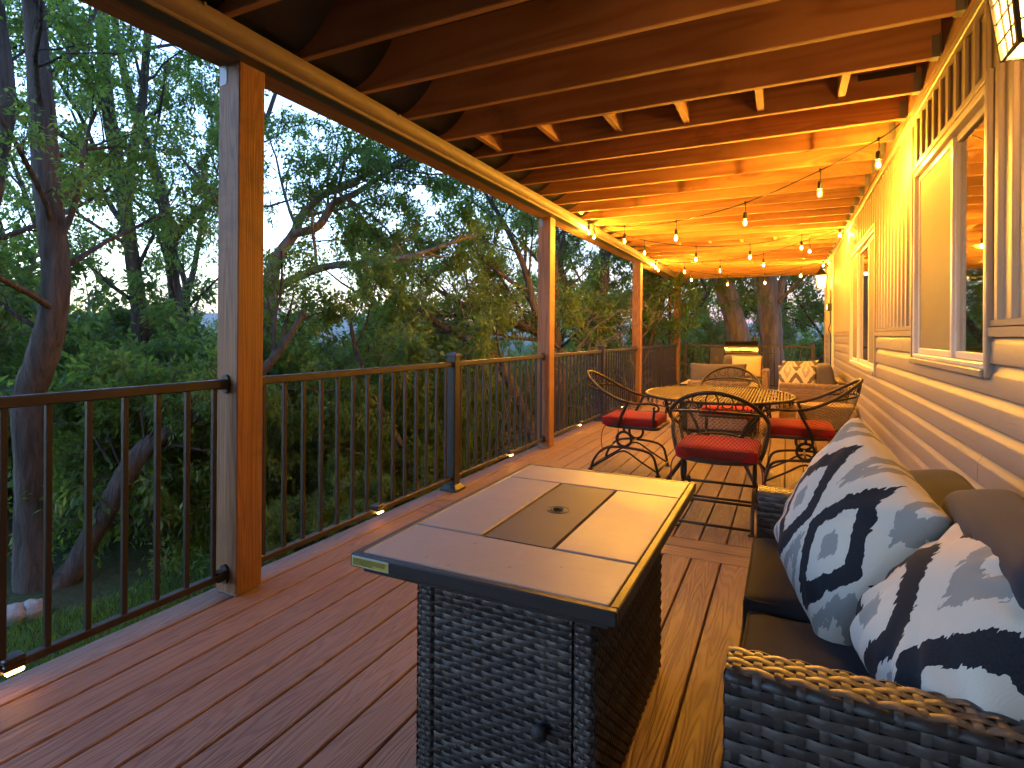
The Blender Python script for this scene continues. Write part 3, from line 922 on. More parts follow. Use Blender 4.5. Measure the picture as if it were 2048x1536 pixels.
# vertical siding, one pan and rib at a time
vp = .138
y = Y0W
vm = {}
def vpanel(y, z0, z1):
    key = (round(z0, 3), round(z1, 3))
    pr = [(.690, 0), (.672, 0), (.672, .078), (.668, .083), (.659, .088), (.657, .092), (.657, .124), (.659, .128), (.668, .132), (.671, .1375), (.690, .1375)]
    if key not in vm:
        o = MB().prism(pr, 2, z0, z1).build('siding_panel', MAT['vert'], house, angle=22); vm[key] = o.data
    else: o = link('siding_panel', vm[key], None, house)
    o.location = (0, y, 0)
while y < Y1W:
    ym = y + vp / 2
    z0 = 1.226
    for (a, b, c, d) in WINS:
        if a - .07 < ym < b + .07: z0 = d + .012
    vpanel(y, z0, 2.398)
    y += vp
MB().cbox(.640, .692, Y0W, Y1W, 2.394, 2.4365, .004).build('top_trim', MAT['trim'], house)
for (p, q) in cut(Y0W, Y1W, 1.18, 1.2):
    MB().prism([(.69, 1.166), (.652, 1.166), (.650, 1.198), (.690, 1.206)], 1, p, q).build('band_trim', MAT['trim'], house)
    MB().prism([(.69, 1.2065), (.657, 1.2035), (.655, 1.224), (.690, 1.229)], 1, p, q).build('band_trim', MAT['trim'], house)
# solid wall behind the siding, open at the windows
core = MB()
x0, x1 = .6905, .86
ys = [Y0W] + [v for w in WINS for v in w[:2]] + [Y1W]
for i in range(0, len(ys), 2): core.box(x0, x1, ys[i], ys[i + 1], -.3, 2.672)
for (a, b, c, d) in WINS:
    core.box(x0, x1, a, b, -.3, c); core.box(x0, x1, a, b, d, 2.672)
core.build('wall_core', MAT['wallcore'], house)
MB().box(.70, 6.0, Y0W - .1, 12.02, 2.805, 6.2).build('upper_sky_block', MAT['wallcore'], house)  # unseen block over the house, put in to block sky light
MB().box(.66, .86, -7.2, Y0W, -.3, 2.672).build('added_wall', MAT['wallcore'], house)  # unseen wall added behind the camera to cut sky light
# corner trim at the far end and a narrow return beyond it
MB().cbox(.640, .70, 9.98, 10.075, -.05, 2.393, .004).build('door_trim', MAT['vinyl'], house)
MB().cbox(.640, .70, 11.92, 12.03, -.05, 2.393, .004).build('corner_trim', MAT['trim'], house)

def window(w, parts, label):
    a, b, c, d = w
    win = empty('window', None, None); win.parent = house; win['label'] = label
    tr = MB()
    # flat trim that laps over the siding
    tr.cbox(.646, .70, a - .03, a, c - .03, d + .03, .004)
    tr.build('trim_piece', MAT['trim'], win)
    tr = MB(); tr.cbox(.6465, .70, b, b + .03, c - .03, d + .03, .004); tr.build('trim_piece', MAT['trim'], win)
    tr = MB(); tr.cbox(.647, .70, a + .0005, b - .0005, d, d + .03, .004); tr.build('trim_piece', MAT['trim'], win)
    tr = MB(); tr.cbox(.636, .70, a + .0005, b - .0005, c - .03, c, .004); tr.build('sill', MAT['trim'], win)
    # vinyl frame
    fw = .032
    f = MB()
    f.cbox(.652, .78, a + .001, a + fw, c + .001, d - .001, .004)
    f.cbox(.652, .78, b - fw, b - .001, c + .001, d - .001, .004)
    f.cbox(.6525, .78, a + fw, b - fw, d - fw, d - .001, .004)
    f.cbox(.648, .78, a + fw, b - fw, c + .001, c + fw * .7, .004)
    f.build('frame', MAT['vinyl'], win)
    for (p, q, kind) in parts:
        s = MB(); sw = .032
        xo = .672 if kind == 'screen' else .684
        zz0, zz1 = c + fw * .7 + .001, d - fw - .001
        s.cbox(xo, xo + .03, p, p + sw, zz0, zz1, .003); s.cbox(xo, xo + .03, q - sw, q, zz0, zz1, .003)
        s.cbox(xo + .0005, xo + .0295, p + sw, q - sw, zz0, zz0 + sw, .003); s.cbox(xo + .0005, xo + .0295, p + sw, q - sw, zz1 - sw, zz1, .003)
        s.build('sash', MAT['vinyl'], win)
        MB().box(xo + .014, xo + .0155, p + sw, q - sw, zz0 + sw, zz1 - sw).build('pane', MAT['glass'], win)
        if kind == 'screen':
            MB().box(xo + .005, xo + .006, p + sw * .6, q - sw * .6, zz0 + sw * .6, zz1 - sw * .6).build('insect_screen', MAT['screen'], win)
    return win
window(W1, [(W1[0] + .033, 3.18, 'glass'), (3.16, W1[1] - .033, 'screen')], 'nearer sliding window with an insect screen on its far half')
window(W2, [(W2[0] + .033, 6.06, 'screen'), (6.06, 6.90, 'glass'), (6.90, W2[1] - .033, 'screen')], 'taller far window with screens on both sides')
# the room behind the windows
room = MB()
room.box(3.4, 3.5, 1.0, 11.0, -.1, 2.672)
room.box(.865, 3.4, 1.0, 1.1, -.1, 2.672); room.box(.865, 3.4, 10.9, 11.0, -.1, 2.672)
room.box(.865, 3.5, 1.0, 11.0, -.1, 0); room.box(.865, 3.5, 1.0, 11.0, 2.6, 2.672)
room.build('room_shell', MAT['room'], house)
MB().box(2.2, 3.39, 10.6, 10.89, 0, 2.6).build('stone_chimney', MAT['stone'], house)
def curtain(y0, y1, z0, z1, x):
    n = 60
    yy = np.linspace(y0, y1, n)
    P = np.zeros((n, 2, 3)); P[:, :, 1] = yy[:, None]; P[:, 0, 2] = z0; P[:, 1, 2] = z1
    P[:, :, 0] = (x + .02 * np.sin(np.linspace(0, (y1 - y0) / .07 * 2 * PI, n)))[:, None]
    return MB().grid(P).build('curtain', MAT['curtain'], house, smooth=True)
curtain(3.0, 3.55, .7, 2.3, .92)
curtain(6.2, 6.95, .7, 2.3, .92)
added_lamp = MB().lathe([(.001, .0), (.05, .01), (.07, .06), (.05, .12), (.001, .13)], 12, (2.4, 6.2, 2.2)).build('added_room_lamp', MAT['lglass'], house, smooth=True)  # lamp added inside to warm and lighten the room
MB().tube([(2.4, 6.2, 2.33), (2.4, 6.2, 2.6)], .006, 6).build('added_lamp_rod', MAT['black_metal'], house)  # rod of the added lamp

# ------------------------------------------------------------------ lights: string of bulbs, lanterns
ZG = 2.425
spans = [((.60, 4.00, 2.42), (-2.07, 6.20, ZG), [(.50, 4.07), (.2, 4.326), (-.291, 4.726), (-.896, 5.219), (-1.494, 5.706), (-2.03, 6.17)], [2.21, 2.123, 2.035, 2.032, 2.116, 2.321]),
         ((-2.07, 6.35, ZG), (.60, 7.75, 2.45), [(-2.03, 6.37), (-1.504, 6.659), (-.961, 6.941), (-.389, 7.237), (.159, 7.521), (.57, 7.735)], [2.30, 2.119, 2.054, 2.084, 2.203, 2.36]),
         ((.60, 7.85, 2.45), (-2.07, 9.90, ZG), [(.262, 8.106), (-.285, 8.522), (-.897, 8.986), (-1.482, 9.431), (-2.03, 9.86)], [2.234, 2.135, 2.126, 2.18, 2.32]),
         ((-2.07, 10.05, ZG), (.60, 11.0, 2.45), [(-2.03, 10.07), (-1.494, 10.263), (-.92, 10.465), (-.331, 10.672), (.225, 10.868), (.57, 10.99)], [2.295, 2.125, 2.044, 2.068, 2.186, 2.37])]
sl = empty('string_lights', 'string of warm glowing bulbs zigzagging below the joists', 'string lights', (0, 0, 0))
cab = MB()
sock_me = bulb_me = fil_me = None
DROP = .155
path_all = []
for (A, B, xy, zs) in spans:
    A, B = np.array(A), np.array(B)
    pts = [A] + [np.array([x, y, min(z + DROP, 2.43)]) for (x, y), z in zip(xy, zs)] + [B]
    L = B[:2] - A[:2]
    pts.sort(key=lambda p: (p[:2] - A[:2]) @ L)
    sp = spline(pts, 6)
    path_all.append(sp)
    cab.tube(sp, .0045, 6)
    for (x, y), z in zip(xy, zs):
        zt = min(z + DROP, 2.43)
        cab.tube([(x, y, zt), (x + .004, y, zt - .03), (x, y, z + .075)], .0035, 5)
        cab.tube([(x, y, zt - .012), (x, y, zt + .012)], .008, 6)
        if sock_me is None:
            o = MB().lathe([(.001, .085), (.010, .083), (.0155, .072), (.0165, .034), (.0145, .028), (.001, .028)], 10).build('socket', MAT['cable'], sl, smooth=True); sock_me = o.data
            b = MB().lathe([(.001, -.030), (.009, -.028), (.0165, -.019), (.0195, -.005), (.0185, .008), (.0145, .020), (.0120, .029), (.001, .0295)], 12).build('bulb', MAT['bulbglass'], sl, smooth=True); bulb_me = b.data
            f = MB().lathe([(.0008, -.014), (.0062, -.012), (.0072, .0), (.0062, .012), (.0008, .014)], 6).build('filament', MAT['bulb'], b, smooth=True); fil_me = f.data
        else:
            o = link('socket', sock_me, None, sl); b = link('bulb', bulb_me, None, sl); link('filament', fil_me, None, b)
        o.location = (x, y, z); b.location = (x, y, z)
# lead along the gutter and wall between the spans
cab.tube(spline([spans[0][1], (-2.05, 6.27, 2.44), spans[1][0]], 4), .0045, 6)
cab.tube(spline([spans[1][1], (.615, 7.8, 2.44), spans[2][0]], 4), .0045, 6)
cab.tube(spline([spans[2][1], (-2.05, 9.97, 2.44), spans[3][0]], 4), .0045, 6)
cab.build('cable', MAT['cable'], sl, smooth=True)

def lantern(x, y, z, label, s=1.0):
    """wall lantern: tapered glazed box under a roof, hung from an arm; z = underside"""
    t = empty('wall_lantern', label, 'lantern', (x, y, z), group='wall lanterns')
    hb, ht, hh = .058 * s, .082 * s, .20 * s
    def P(u, side, v):                       # u -1..1 along the face, v 0..1 height
        r = hb + (ht - hb) * v
        q = {0: (-1, u), 1: (1, u), 2: (u, -1), 3: (u, 1)}[side]
        return np.array([q[0] * r, q[1] * r, v * hh])
    fr = MB()
    for sx in (-1, 1):
        for sy in (-1, 1): fr.tube([(sx * hb, sy * hb, 0), (sx * ht, sy * ht, hh)], .0075 * s, 4)
    for v in (0, 1):
        r = hb + (ht - hb) * v
        fr.tube([(-r, -r, v * hh), (r, -r, v * hh), (r, r, v * hh), (-r, r, v * hh)], .008 * s, 4, closed=True)
    for side in range(4):
        for u in (-.33, .33): fr.tube([P(u, side, 0), P(u, side, 1)], .0025 * s, 4)
        for v in (.25, .5, .75): fr.tube([P(-1, side, v), P(1, side, v)], .0025 * s, 4)
    fr.build('cage', MAT['black_metal'], t)
    for side in range(4):
        g = MB(); g.grid(np.array([[P(-.94, side, .02), P(-.94, side, .98)], [P(.94, side, .02), P(.94, side, .98)]]) * np.array([.97, .97, 1]))
        g.build('glass_panel', MAT['lglass'], t)
    r = MB(); r.lathe([(ht * 1.25, hh + .006), (ht * 1.28, hh + .014), (ht * .9, hh + .045 * s), (ht * .45, hh + .09 * s), (.02 * s, hh + .10 * s), (.02 * s, hh + .125 * s), (.001, hh + .13 * s)], 4)
    r.xform(Matrix.Rotation(PI / 4, 4, 'Z')); r.build('lantern_roof', MAT['black_metal'], t)
    MB().lathe([(.001, .05 * s), (.018 * s, .055 * s), (.026 * s, .085 * s), (.020 * s, .12 * s), (.012 * s, .15 * s), (.001, .155 * s)], 12).build('bulb', MAT['lbulb'], t, smooth=True)
    wx = .668 - x - .012
    MB().tube(spline([(0, 0, hh + .12 * s), (0, 0, hh + .15 * s), (wx * .5, 0, hh + .165 * s), (wx, 0, hh + .10 * s)], 6), .008, 8).build('arm', MAT['black_metal'], t)
    MB().cbox(wx, wx + .010, -.045, .045, hh - .02, hh + .16, .004).build('backplate', MAT['black_metal'], t)
    return t
lantern(.560, 1.815, 1.88, 'lit wall lantern at the top right corner, close to the camera', 1.0)
lantern(.515, 10.6, 1.95, 'lit wall lantern at the far end of the house wall', 1.05)
# floodlight sensor and loose cable below the far lantern
t = empty('flood_sensor', 'small square sensor lamp with a dangling cable on the far wall', 'sensor', (.62, 10.3, 1.62))
MB().cbox(-.035, .03, -.05, .05, -.06, .06, .006).build('sensor_box', MAT['black_metal'], t)
MB().cbox(-.040, -.0355, -.03, .03, -.035, .035, .002).build('sensor_lens', MAT['ledglow'], t)
MB().tube(spline([(.01, 0, .06), (.02, .03, .18), (.01, .06, .30)], 6), .008, 6).build('cable', MAT['cable'], t)
MB().tube(spline([(.01, 0, -.06), (.015, .02, -.25), (-.01, .01, -.36), (.02, .02, -.48), (.02, .02, -1.2), (.02, .02, -1.6)], 6), .008, 6).build('cable', MAT['cable'], t)

# ------------------------------------------------------------------ fire table
ft = empty('fire_table', 'rectangular fire table with tiled top, dark frame and charcoal wicker base', 'fire table', (-.631, 1.628, 0))
r2 = random.Random(7)
TX0, TX1, TY0, TY1, TZ = -.336, .336, -.543, .543, .62
fr = MB(); bw = .020
fr.cbox(TX0, TX1, TY0, TY0 + bw, .588, TZ, .003); fr.cbox(TX0, TX1, TY1 - bw, TY1, .588, TZ, .003)
fr.cbox(TX0, TX0 + bw, TY0 + bw, TY1 - bw, .588, TZ, .003); fr.cbox(TX1 - bw, TX1, TY0 + bw, TY1 - bw, .588, TZ, .003)
fr.cbox(TX0 + .022, TX1 - .022, TY0 + .022, TY1 - .022, .57, .606, .002)
fr.build('top_frame', MAT['black_metal'], ft)
gx = .0022
ya, yb = 1.337 - 1.628, 1.938 - 1.628
xa, xb = -.731 + .631, -.533 + .631
def tile(x0, x1, y0, y1, name='tile', mat='tile', z1=.6205):
    return MB().cbox(x0 + gx, x1 - gx, y0 + gx, y1 - gx, .606, z1, .002).build(name, MAT[mat], ft)
tile(TX0 + bw, TX1 - bw, TY0 + bw, ya - .003); tile(TX0 + bw, TX1 - bw, yb + .003, TY1 - bw)
tile(TX0 + bw, xa - .006, ya + .003, yb - .003); tile(xb + .006, TX1 - bw, ya + .003, yb - .003)
# lid with a finger hole
hc = np.array([-.002, .013]); hr = .0165
nseg = 40
aa = np.linspace(0, 2 * PI, nseg, endpoint=False)
x0, x1, y0, y1 = xa + gx, xb - gx, ya + .005, yb - .005
def rect_hit(a):
    dx, dy = math.cos(a), math.sin(a); tt = 1e9
    if dx > 1e-9: tt = min(tt, (x1 - hc[0]) / dx)
    if dx < -1e-9: tt = min(tt, (x0 - hc[0]) / dx)
    if dy > 1e-9: tt = min(tt, (y1 - hc[1]) / dy)
    if dy < -1e-9: tt = min(tt, (y0 - hc[1]) / dy)
    return (hc[0] + dx * tt, hc[1] + dy * tt)
ca = [math.atan2(y - hc[1], x - hc[0]) % (2 * PI) for x in (x0, x1) for y in (y0, y1)]
al = sorted(list(aa) + ca)
lid = MB(); n = len(al)
outer = [(*rect_hit(a), .619) for a in al]; inner = [(hc[0] + hr * math.cos(a), hc[1] + hr * math.sin(a), .619) for a in al]
ob = [(x, y, .606) for x, y, z in outer]; ib = [(x, y, .6065) for x, y, z in inner]
lid.add(outer + inner + ob + ib, [(i, (i + 1) % n, n + (i + 1) % n, n + i) for i in range(n)] + [(i, 2 * n + i, 2 * n + (i + 1) % n, (i + 1) % n) for i in range(n)]
        + [(n + i, n + (i + 1) % n, 3 * n + (i + 1) % n, 3 * n + i) for i in range(n)])
lo = lid.build('burner_lid', MAT['lidpanel'], ft)
MB().lathe([(.0165, .6195), (.0175, .6212), (.022, .6215), (.0225, .6205)], 32, (*hc, 0)).build('hole_ring', MAT['black_metal'], lo, smooth=True)
MB().lathe([(.0335, .6192), (.034, .6203), (.0352, .6203), (.0357, .6192)], 40, (*hc, 0)).build('hole_ring', MAT['black_metal'], lo, smooth=True)
MB().box(hc[0] - .02, hc[0] + .02, hc[1] - .02, hc[1] + .02, .6063, .6066).build('hole_floor', MAT['core'], lo)
# warning label on the front edge, left end
lb = MB().box(TX0 + .006, TX0 + .118, TY0 - .0012, TY0 - .0003, .5915, .6165).build('warning_label', MAT['label_plate'], ft)
lb['label'] = 'yellow warning label on the front edge'
MB().box(TX0 + .009, TX0 + .115, TY0 - .0018, TY0 - .00125, .594, .6125).build('label_face', MAT['label_yellow'], lb)
ink = MB()
rr = random.Random(3)
for row in range(7):
    zc = .6105 - row * .0024; xx = TX0 + .011
    end = TX0 + .113 if row < 5 else TX0 + .075
    while xx < end - .004:
        wl_ = rr.uniform(.002, .006)
        ink.box(xx, min(xx + wl_, end), TY0 - .0024, TY0 - .00185, zc - .0006, zc + .0006); xx += wl_ + .0009
ink.build('fine_print', MAT['label_ink'], lb, kind='stuff')
# base
BX0, BX1, BY0, BY1 = -.243, .241, -.388, .375
MB().box(BX0 + .01, BX1 - .01, BY0 + .012, BY1 - .01, .03, .575).build('base_core', MAT['core'], ft)
MB().cbox(BX0 - .004, BX1 + .004, BY0 - .003, BY1 + .004, .574, .588, .002).build('top_plate', MAT['black_metal'], ft)
MB().cbox(BX0 + .02, BX1 - .02, BY0 + .0, BY0 + .02, .54, .574, .002).build('front_rail', MAT['black_metal'], ft)
MB().cbox(BX0 + .012, BX1 - .012, BY0 + .02, BY1 - .012, .004, .03, .002).build('bottom_frame', MAT['black_metal'], ft)
def column(cx, w=.048, r=.012):
    m = MB()
    pr = [(-w / 2, .02), (-w / 2, r)] + [(-w / 2 + r - r * math.cos(q), r - r * math.sin(q)) for q in np.linspace(0, PI / 2, 5)][1:] \
         + [(w / 2 - r + r * math.sin(q), r - r * math.cos(q)) for q in np.linspace(0, PI / 2, 5)] + [(w / 2, .02)]
    # surface: strands wrap round the column, stakes run up it
    S0, LL = profile_S(pr[::-1], (0, 0, 1), (cx, BY0, .012), (1, 0, 0), (0, 1, 0))
    def S(a, b): return S0(b, a)
    weave(m, S, LL, .560, .0135, .016, r2, amp=.0022, sub=4)
    m.build('corner_column', MAT['wick_dark'], ft, tint=True, smooth=True, kind='stuff')
column(BX0 + .024); column(BX1 - .024)
door = MB()
S = plane_S((BX0 + .053, BY0 + .002, .025), (1, 0, 0), (0, 0, 1), (0, -1, 0))
weave(door, S, BX1 - BX0 - .106, .49, .0150, .030, r2, amp=.0034, sub=6)
do = door.build('door', MAT['wick_dark'], ft, tint=True, smooth=True, kind='stuff')
m = MB()
zt = .522
for i in range(46):
    xx = BX0 + .058 + i * (BX1 - BX0 - .116) / 45
    m.tube([(xx, BY0 + .006, zt - .004), (xx + .002, BY0 - .003, zt), (xx + .003, BY0 + .004, zt + .010)], .0048, 5, tint=r2.random())
m.tube([(BX0 + .056, BY0 + .003, zt), (BX1 - .056, BY0 + .003, zt)], .008, 8, tint=.3)
m.build('door_edge', MAT['wick_dark'], do, tint=True, smooth=True, kind='stuff')
MB().lathe([(.001, .030), (.016, .028), (.021, .020), (.019, .012), (.010, .008), (.009, -.004)], 18).xform(Matrix.Translation((.117, BY0 - .004, .231)) @ Matrix.Rotation(PI / 2, 4, 'X')).build('knob', MAT['rubber'], do, smooth=True)
m = MB(); S = plane_S((BX1 + .001, BY0 + .002, .012), (0, 1, 0), (0, 0, 1), (1, 0, 0))
weave(m, S, BY1 - BY0 - .004, .560, .0155, .0185, r2, amp=.0052, sub=6)
m.build('side_panel', MAT['wick_dark'], ft, tint=True, smooth=True, kind='stuff')
m = MB(); S = plane_S((BX0 - .001, BY0 + .002, .012), (0, 1, 0), (0, 0, 1), (-1, 0, 0))
weave(m, S, BY1 - BY0 - .004, .560, .0155, .024, r2, amp=.0042)
m.build('side_panel', MAT['wick_dark'], ft, tint=True, smooth=True, kind='stuff')
m = MB(); S = plane_S((BX0 + .002, BY1 + .001, .012), (1, 0, 0), (0, 0, 1), (0, 1, 0))
weave(m, S, BX1 - BX0 - .004, .560, .0155, .024, r2, amp=.0042)
m.build('back_panel', MAT['wick_dark'], ft, tint=True, smooth=True, kind='stuff')
foot_me = None
for sx in (BX0 + .03, BX1 - .03):
    for sy in (BY0 + .03, BY1 - .03):
        MB().tube([(sx, sy, .0), (sx, sy, .012)], .014, 10).build('foot', MAT['rubber'], ft)

# ------------------------------------------------------------------ wicker seats
def arm_profile(y0, ta, h, z0, z1, r=.018):
    p = [(y0, z0), (y0, h - r)]
    p += [(y0 + r - r * math.cos(q), h - r + r * math.sin(q)) for q in np.linspace(0, PI / 2, 5)][1:]
    p += [(y0 + ta - r + r * math.sin(q), h - r + r * math.cos(q)) for q in np.linspace(0, PI / 2, 5)]
    p += [(y0 + ta, z1)]
    return p

def wicker_seat(name, label, cat, L, D, loc, rz, wm, fm, nseat, pitch, stake, group=None, arm_h=.58, back_h=.60, seat_z=.28, cush=.14, ta=.10, seed=1, back_cush=True):
    rg = random.Random(seed)
    t = empty(name, label, cat, loc, rz, group)
    for y0, (z0, z1) in ((0, (.05, seat_z - .03)), (L - ta, (seat_z - .03, .05))):
        m = MB()
        S, LL = profile_S(arm_profile(y0, ta, arm_h, z0, z1), (1, 0, 0), (0, 0, 0), (0, 1, 0), (0, 0, 1))
        weave(m, S, D, LL, pitch, stake, rg, amp=pitch * .15)
        S = plane_S((-.001, y0 + .004, .05), (0, 1, 0), (0, 0, 1), (-1, 0, 0))
        weave(m, S, ta - .008, arm_h - .06, pitch, stake, rg, amp=pitch * .14)
        m.build('arm', wm, t, tint=True, smooth=True, kind='stuff')
    m = MB(); bt = .09
    S, LL = profile_S(arm_profile(D - bt, bt, back_h, seat_z, .05), (0, 1, 0), (0, ta, 0), (1, 0, 0), (0, 0, 1))
    weave(m, S, L - 2 * ta, LL, pitch, stake, rg, amp=pitch * .15)
    m.build('back', wm, t, tint=True, smooth=True, kind='stuff')
    m = MB(); S = plane_S((.012, ta, .06), (0, 1, 0), (0, 0, 1), (-1, 0, 0))
    weave(m, S, L - 2 * ta, seat_z - .065, pitch, stake, rg, amp=pitch * .15)
    m.build('front_apron', wm, t, tint=True, smooth=True, kind='stuff')
    e = .006
    m = MB()
    m.box(e, D - e, e, ta - e, .03, arm_h - e).box(e, D - e, L - ta + e, L - e, .03, arm_h - e)
    m.box(D - bt + e, D - e, ta, L - ta, .03, back_h - e).box(.018, D - bt, ta, L - ta, .06, seat_z - .004)
    m.build('frame_core', MAT['core'], t)
    for x in (.03, D - .04):
        for y in (.04, L - .04):
            MB().tube([(x, y, 0), (x, y, .035)], .016, 8).build('foot', MAT['rubber'], t)
    w = (L - 2 * ta) / nseat
    for i in range(nseat):
        yc = ta + w * (i + .5)
        dz = -.022 if (i == 0 and nseat > 1) else 0
        xs = D - bt - .005
        c = rounded_box(xs + .012, w - .006, cush + dz, .028, 12, crown=.012, seed=i * 3.1, wr=.003)
        o = c.build('seat_cushion', fm, t, smooth=True, loc=((xs - .012) / 2 - .004 + (.012 if dz else 0), yc, seat_z + (cush + dz) / 2 + .001))
        pp = MB(); hx, hy = (xs + .012) / 2 - .012, (w - .006) / 2 - .012
        for sz in (1, -1):
            rp = []
            for (cx, cy, a0) in ((hx - .02, hy - .02, 0), (-hx + .02, hy - .02, PI / 2), (-hx + .02, -hy + .02, PI), (hx - .02, -hy + .02, 1.5 * PI)):
                for q in np.linspace(0, PI / 2, 5): rp.append((cx + .026 * math.cos(a0 + q), cy + .026 * math.sin(a0 + q), sz * ((cush + dz) / 2 - .0085)))
            pp.tube(rp, .0035, 5, closed=True)
        pp.build('piping', fm, o, smooth=True)
        if back_cush:
            bh = .42 if (i == 0 or nseat == 1) else .34
            b = rounded_box(.17, w - .01, bh, .045, 14, crown=.012, seed=i * 5.7 + 2, wr=.014)
            b.build('back_cushion', fm, t, smooth=True, loc=(D - bt - .115, yc, seat_z + cush + bh / 2 - .035), rot=(0, R(-9), 0))
    return t
love = wicker_seat('loveseat', 'charcoal wicker loveseat with dark cushions against the siding, in the foreground', 'loveseat', 1.36, .745, (-.092, 1.05, 0), 0,
                   MAT['wick_dark'], MAT['charcoal'], 2, .0195, .034, seed=5)

def place(o, c, n, v):
    """put a cushion made in XY so that its face looks along n and its Y axis along v"""
    n = Vector(n).normalized(); v = Vector(v); v = (v - n * v.dot(n)).normalized(); u = v.cross(n)
    o.matrix_world = Matrix.Translation(c) @ Matrix((u, v, n)).transposed().to_4x4()

pa = pillow(.52, .48, .23, 34, .045, 1.0, .008).build('throw_pillow', MAT['ikat'], None, smooth=True)
tag(pa, 'white throw pillow with navy diamond rings, leaning at the far end of the loveseat', 'pillow', 'ikat throw pillows')
place(pa, (.155, 1.81, .632), (-.831, -.337, .36), (.404, -.18, .897))
pb = pillow(.46, .46, .30, 44, .02, 4.0, .015).build('throw_pillow', MAT['ikat_b'], None, smooth=True)
tag(pb, 'plump cream and navy throw pillow with a fabric tag, beside the near arm', 'pillow', 'ikat throw pillows')
place(pb, (.350, 1.345, .600), (-.70, -.14, .70), (.68, .12, .68))
tagm = MB().tube(spline([(.221, .045, .008), (.232, .026, .022), (.236, 0, .026), (.232, -.026, .022), (.221, -.042, .008)], 6), [.0058] * 25, 8, flat=1.0).build('fabric_tag', MAT['ikat_far'], pb, smooth=True)

# far loveseat against the wall
far = wicker_seat('loveseat', 'tan wicker loveseat with grey cushions against the far siding', 'loveseat', 1.45, .72, (-.065, 7.68, 0), 0,
                  MAT['wick_tan'], MAT['charcoal_far'], 2, .032, .075, seed=9)
pf = [(pillow(.46, .40, .16, 22, .07, 2.0).build('throw_pillow', MAT['ikat_far'], None, smooth=True), (.13, 7.98, .60), (-.18, -.9, .36), (0, .2, .9), 'cream and navy leaf-print pillow in front on the far loveseat'),
      (pillow(.46, .42, .16, 22, .07, 3.0).build('throw_pillow', MAT['ikat_far'], None, smooth=True), (.17, 8.55, .63), (-.25, -.9, .32), (0, .2, .9), 'cream leaf-print pillow behind another on the far loveseat')]
for o, c_, n_, v_, l_ in pf:
    tag(o, l_, 'pillow', 'leaf-print pillows'); place(o, c_, n_, v_)
# chair with its back to the camera, and one facing it
ac = wicker_seat('armchair', 'tan wicker armchair behind the dining table with its back turned', 'armchair', .86, .78, (-1.15, 7.76, 0), R(-90),
                 MAT['wick_tan'], MAT['creamf'], 1, .032, .075, group=None, seed=12, back_h=.62, back_cush=False)
lp = pillow(.66, .34, .16, 22, .06, 6.0).build('lumbar_pillow', MAT['charcoal_far'], None, smooth=True)
tag(lp, 'long grey lumbar pillow on the armchair with its back turned', 'pillow'); place(lp, (-.74, 7.20, .66), (-.05, -.93, .3), (0, .3, .95))
ac2 = wicker_seat('armchair', 'tan wicker armchair facing the camera in front of the grill', 'armchair', .86, .78, (-.26, 10.28, 0), R(90),
                  MAT['wick_tan'], MAT['charcoal_far'], 1, .032, .075, group=None, seed=13, back_h=.62)
tp = pillow(.50, .40, .16, 22, .07, 8.0).build('throw_pillow', MAT['tanf'], None, smooth=True)
tag(tp, 'plain tan throw pillow on the armchair facing the camera', 'pillow'); place(tp, (-.62, 10.66, .62), (0, -.9, .4), (0, .3, .9))
# rug
rg_ = MB().cbox(-1.65, -.085, 7.32, 9.95, .0008, .008, .003).build('rug', MAT['rug'])
tag(rg_, 'faded orange and olive rug between the two armchairs', 'rug')
# side table
st = empty('side_table', 'low side table with a pale wooden top next to the far loveseat', 'side table', (.36, 6.72, 0))
for i in range(4):
    MB().cbox(-.275, .275, -.19 + i * .095 + .0015, -.19 + (i + 1) * .095 - .0015, .43, .452, .003).build('top_board', MAT['sidewood'], st)
MB().box(-.25, .25, -.16, .16, .405, .4298).build('apron', MAT['sidewood'], st)
for sx in (-1, 1):
    for sy in (-1, 1): MB().tube([(sx * .235, sy * .15, .405), (sx * .255, sy * .165, 0)], [.022, .015], 6).build('leg', MAT['sidewood'], st)

# ------------------------------------------------------------------ grill
gr = empty('grill', 'pellet grill with a shiny barrel lid, at the end railing', 'grill', (-.82, 12.60, 0))
a = np.linspace(PI * 1.02, -PI * .02, 17)
bar = MB()
pr = [(-.17 + 0 + .0 + .17 + .20 * math.cos(q) * 1.0, .83 + .215 * math.sin(q)) for q in a]
bar.prism([(y, z) for y, z in pr], 0, -.315, .315)
bar.build('lid', MAT['stainless'], gr, angle=30)
MB().prism([(-.212, .80), (-.206, .84), (-.20, .84), (-.20, .80)], 0, -.315, .315).build('lid_band', MAT['brass'], gr)
b = [(.20 * math.cos(q), .80 + .19 * math.sin(q)) for q in np.linspace(PI, 2 * PI, 13)]
MB().prism(b, 0, -.31, .31).build('barrel', MAT['black_metal'], gr, angle=30)
MB().tube([(-.2, -.235, .845), (.2, -.235, .845)], .011, 8).build('handle', MAT['black_metal'], gr)
for x in (-.19, .19): MB().tube([(x, -.235, .845), (x, -.195, .855)], .008, 6).build('handle_mount', MAT['black_metal'], gr)
MB().cbox(-.60, -.325, -.20, .20, .55, .905, .006).build('hopper', MAT['black_metal'], gr)
MB().cbox(-.62, -.322, -.21, .21, .907, .925, .004).build('hopper_lid', MAT['black_metal'], gr)
MB().cbox(-.50, -.44, -.208, -.2005, .63, .72, .002).build('control_panel', MAT['brass'], gr)
MB().cbox(.325, .62, -.17, .17, .80, .815, .003).build('side_shelf', MAT['black_metal'], gr)
for x in (-.27, .27):
    for y in (-.17, .17): MB().tube([(x, y * .6, .66), (x * 1.1, y * 1.3, .03)], .016, 6).build('leg', MAT['black_metal'], gr)
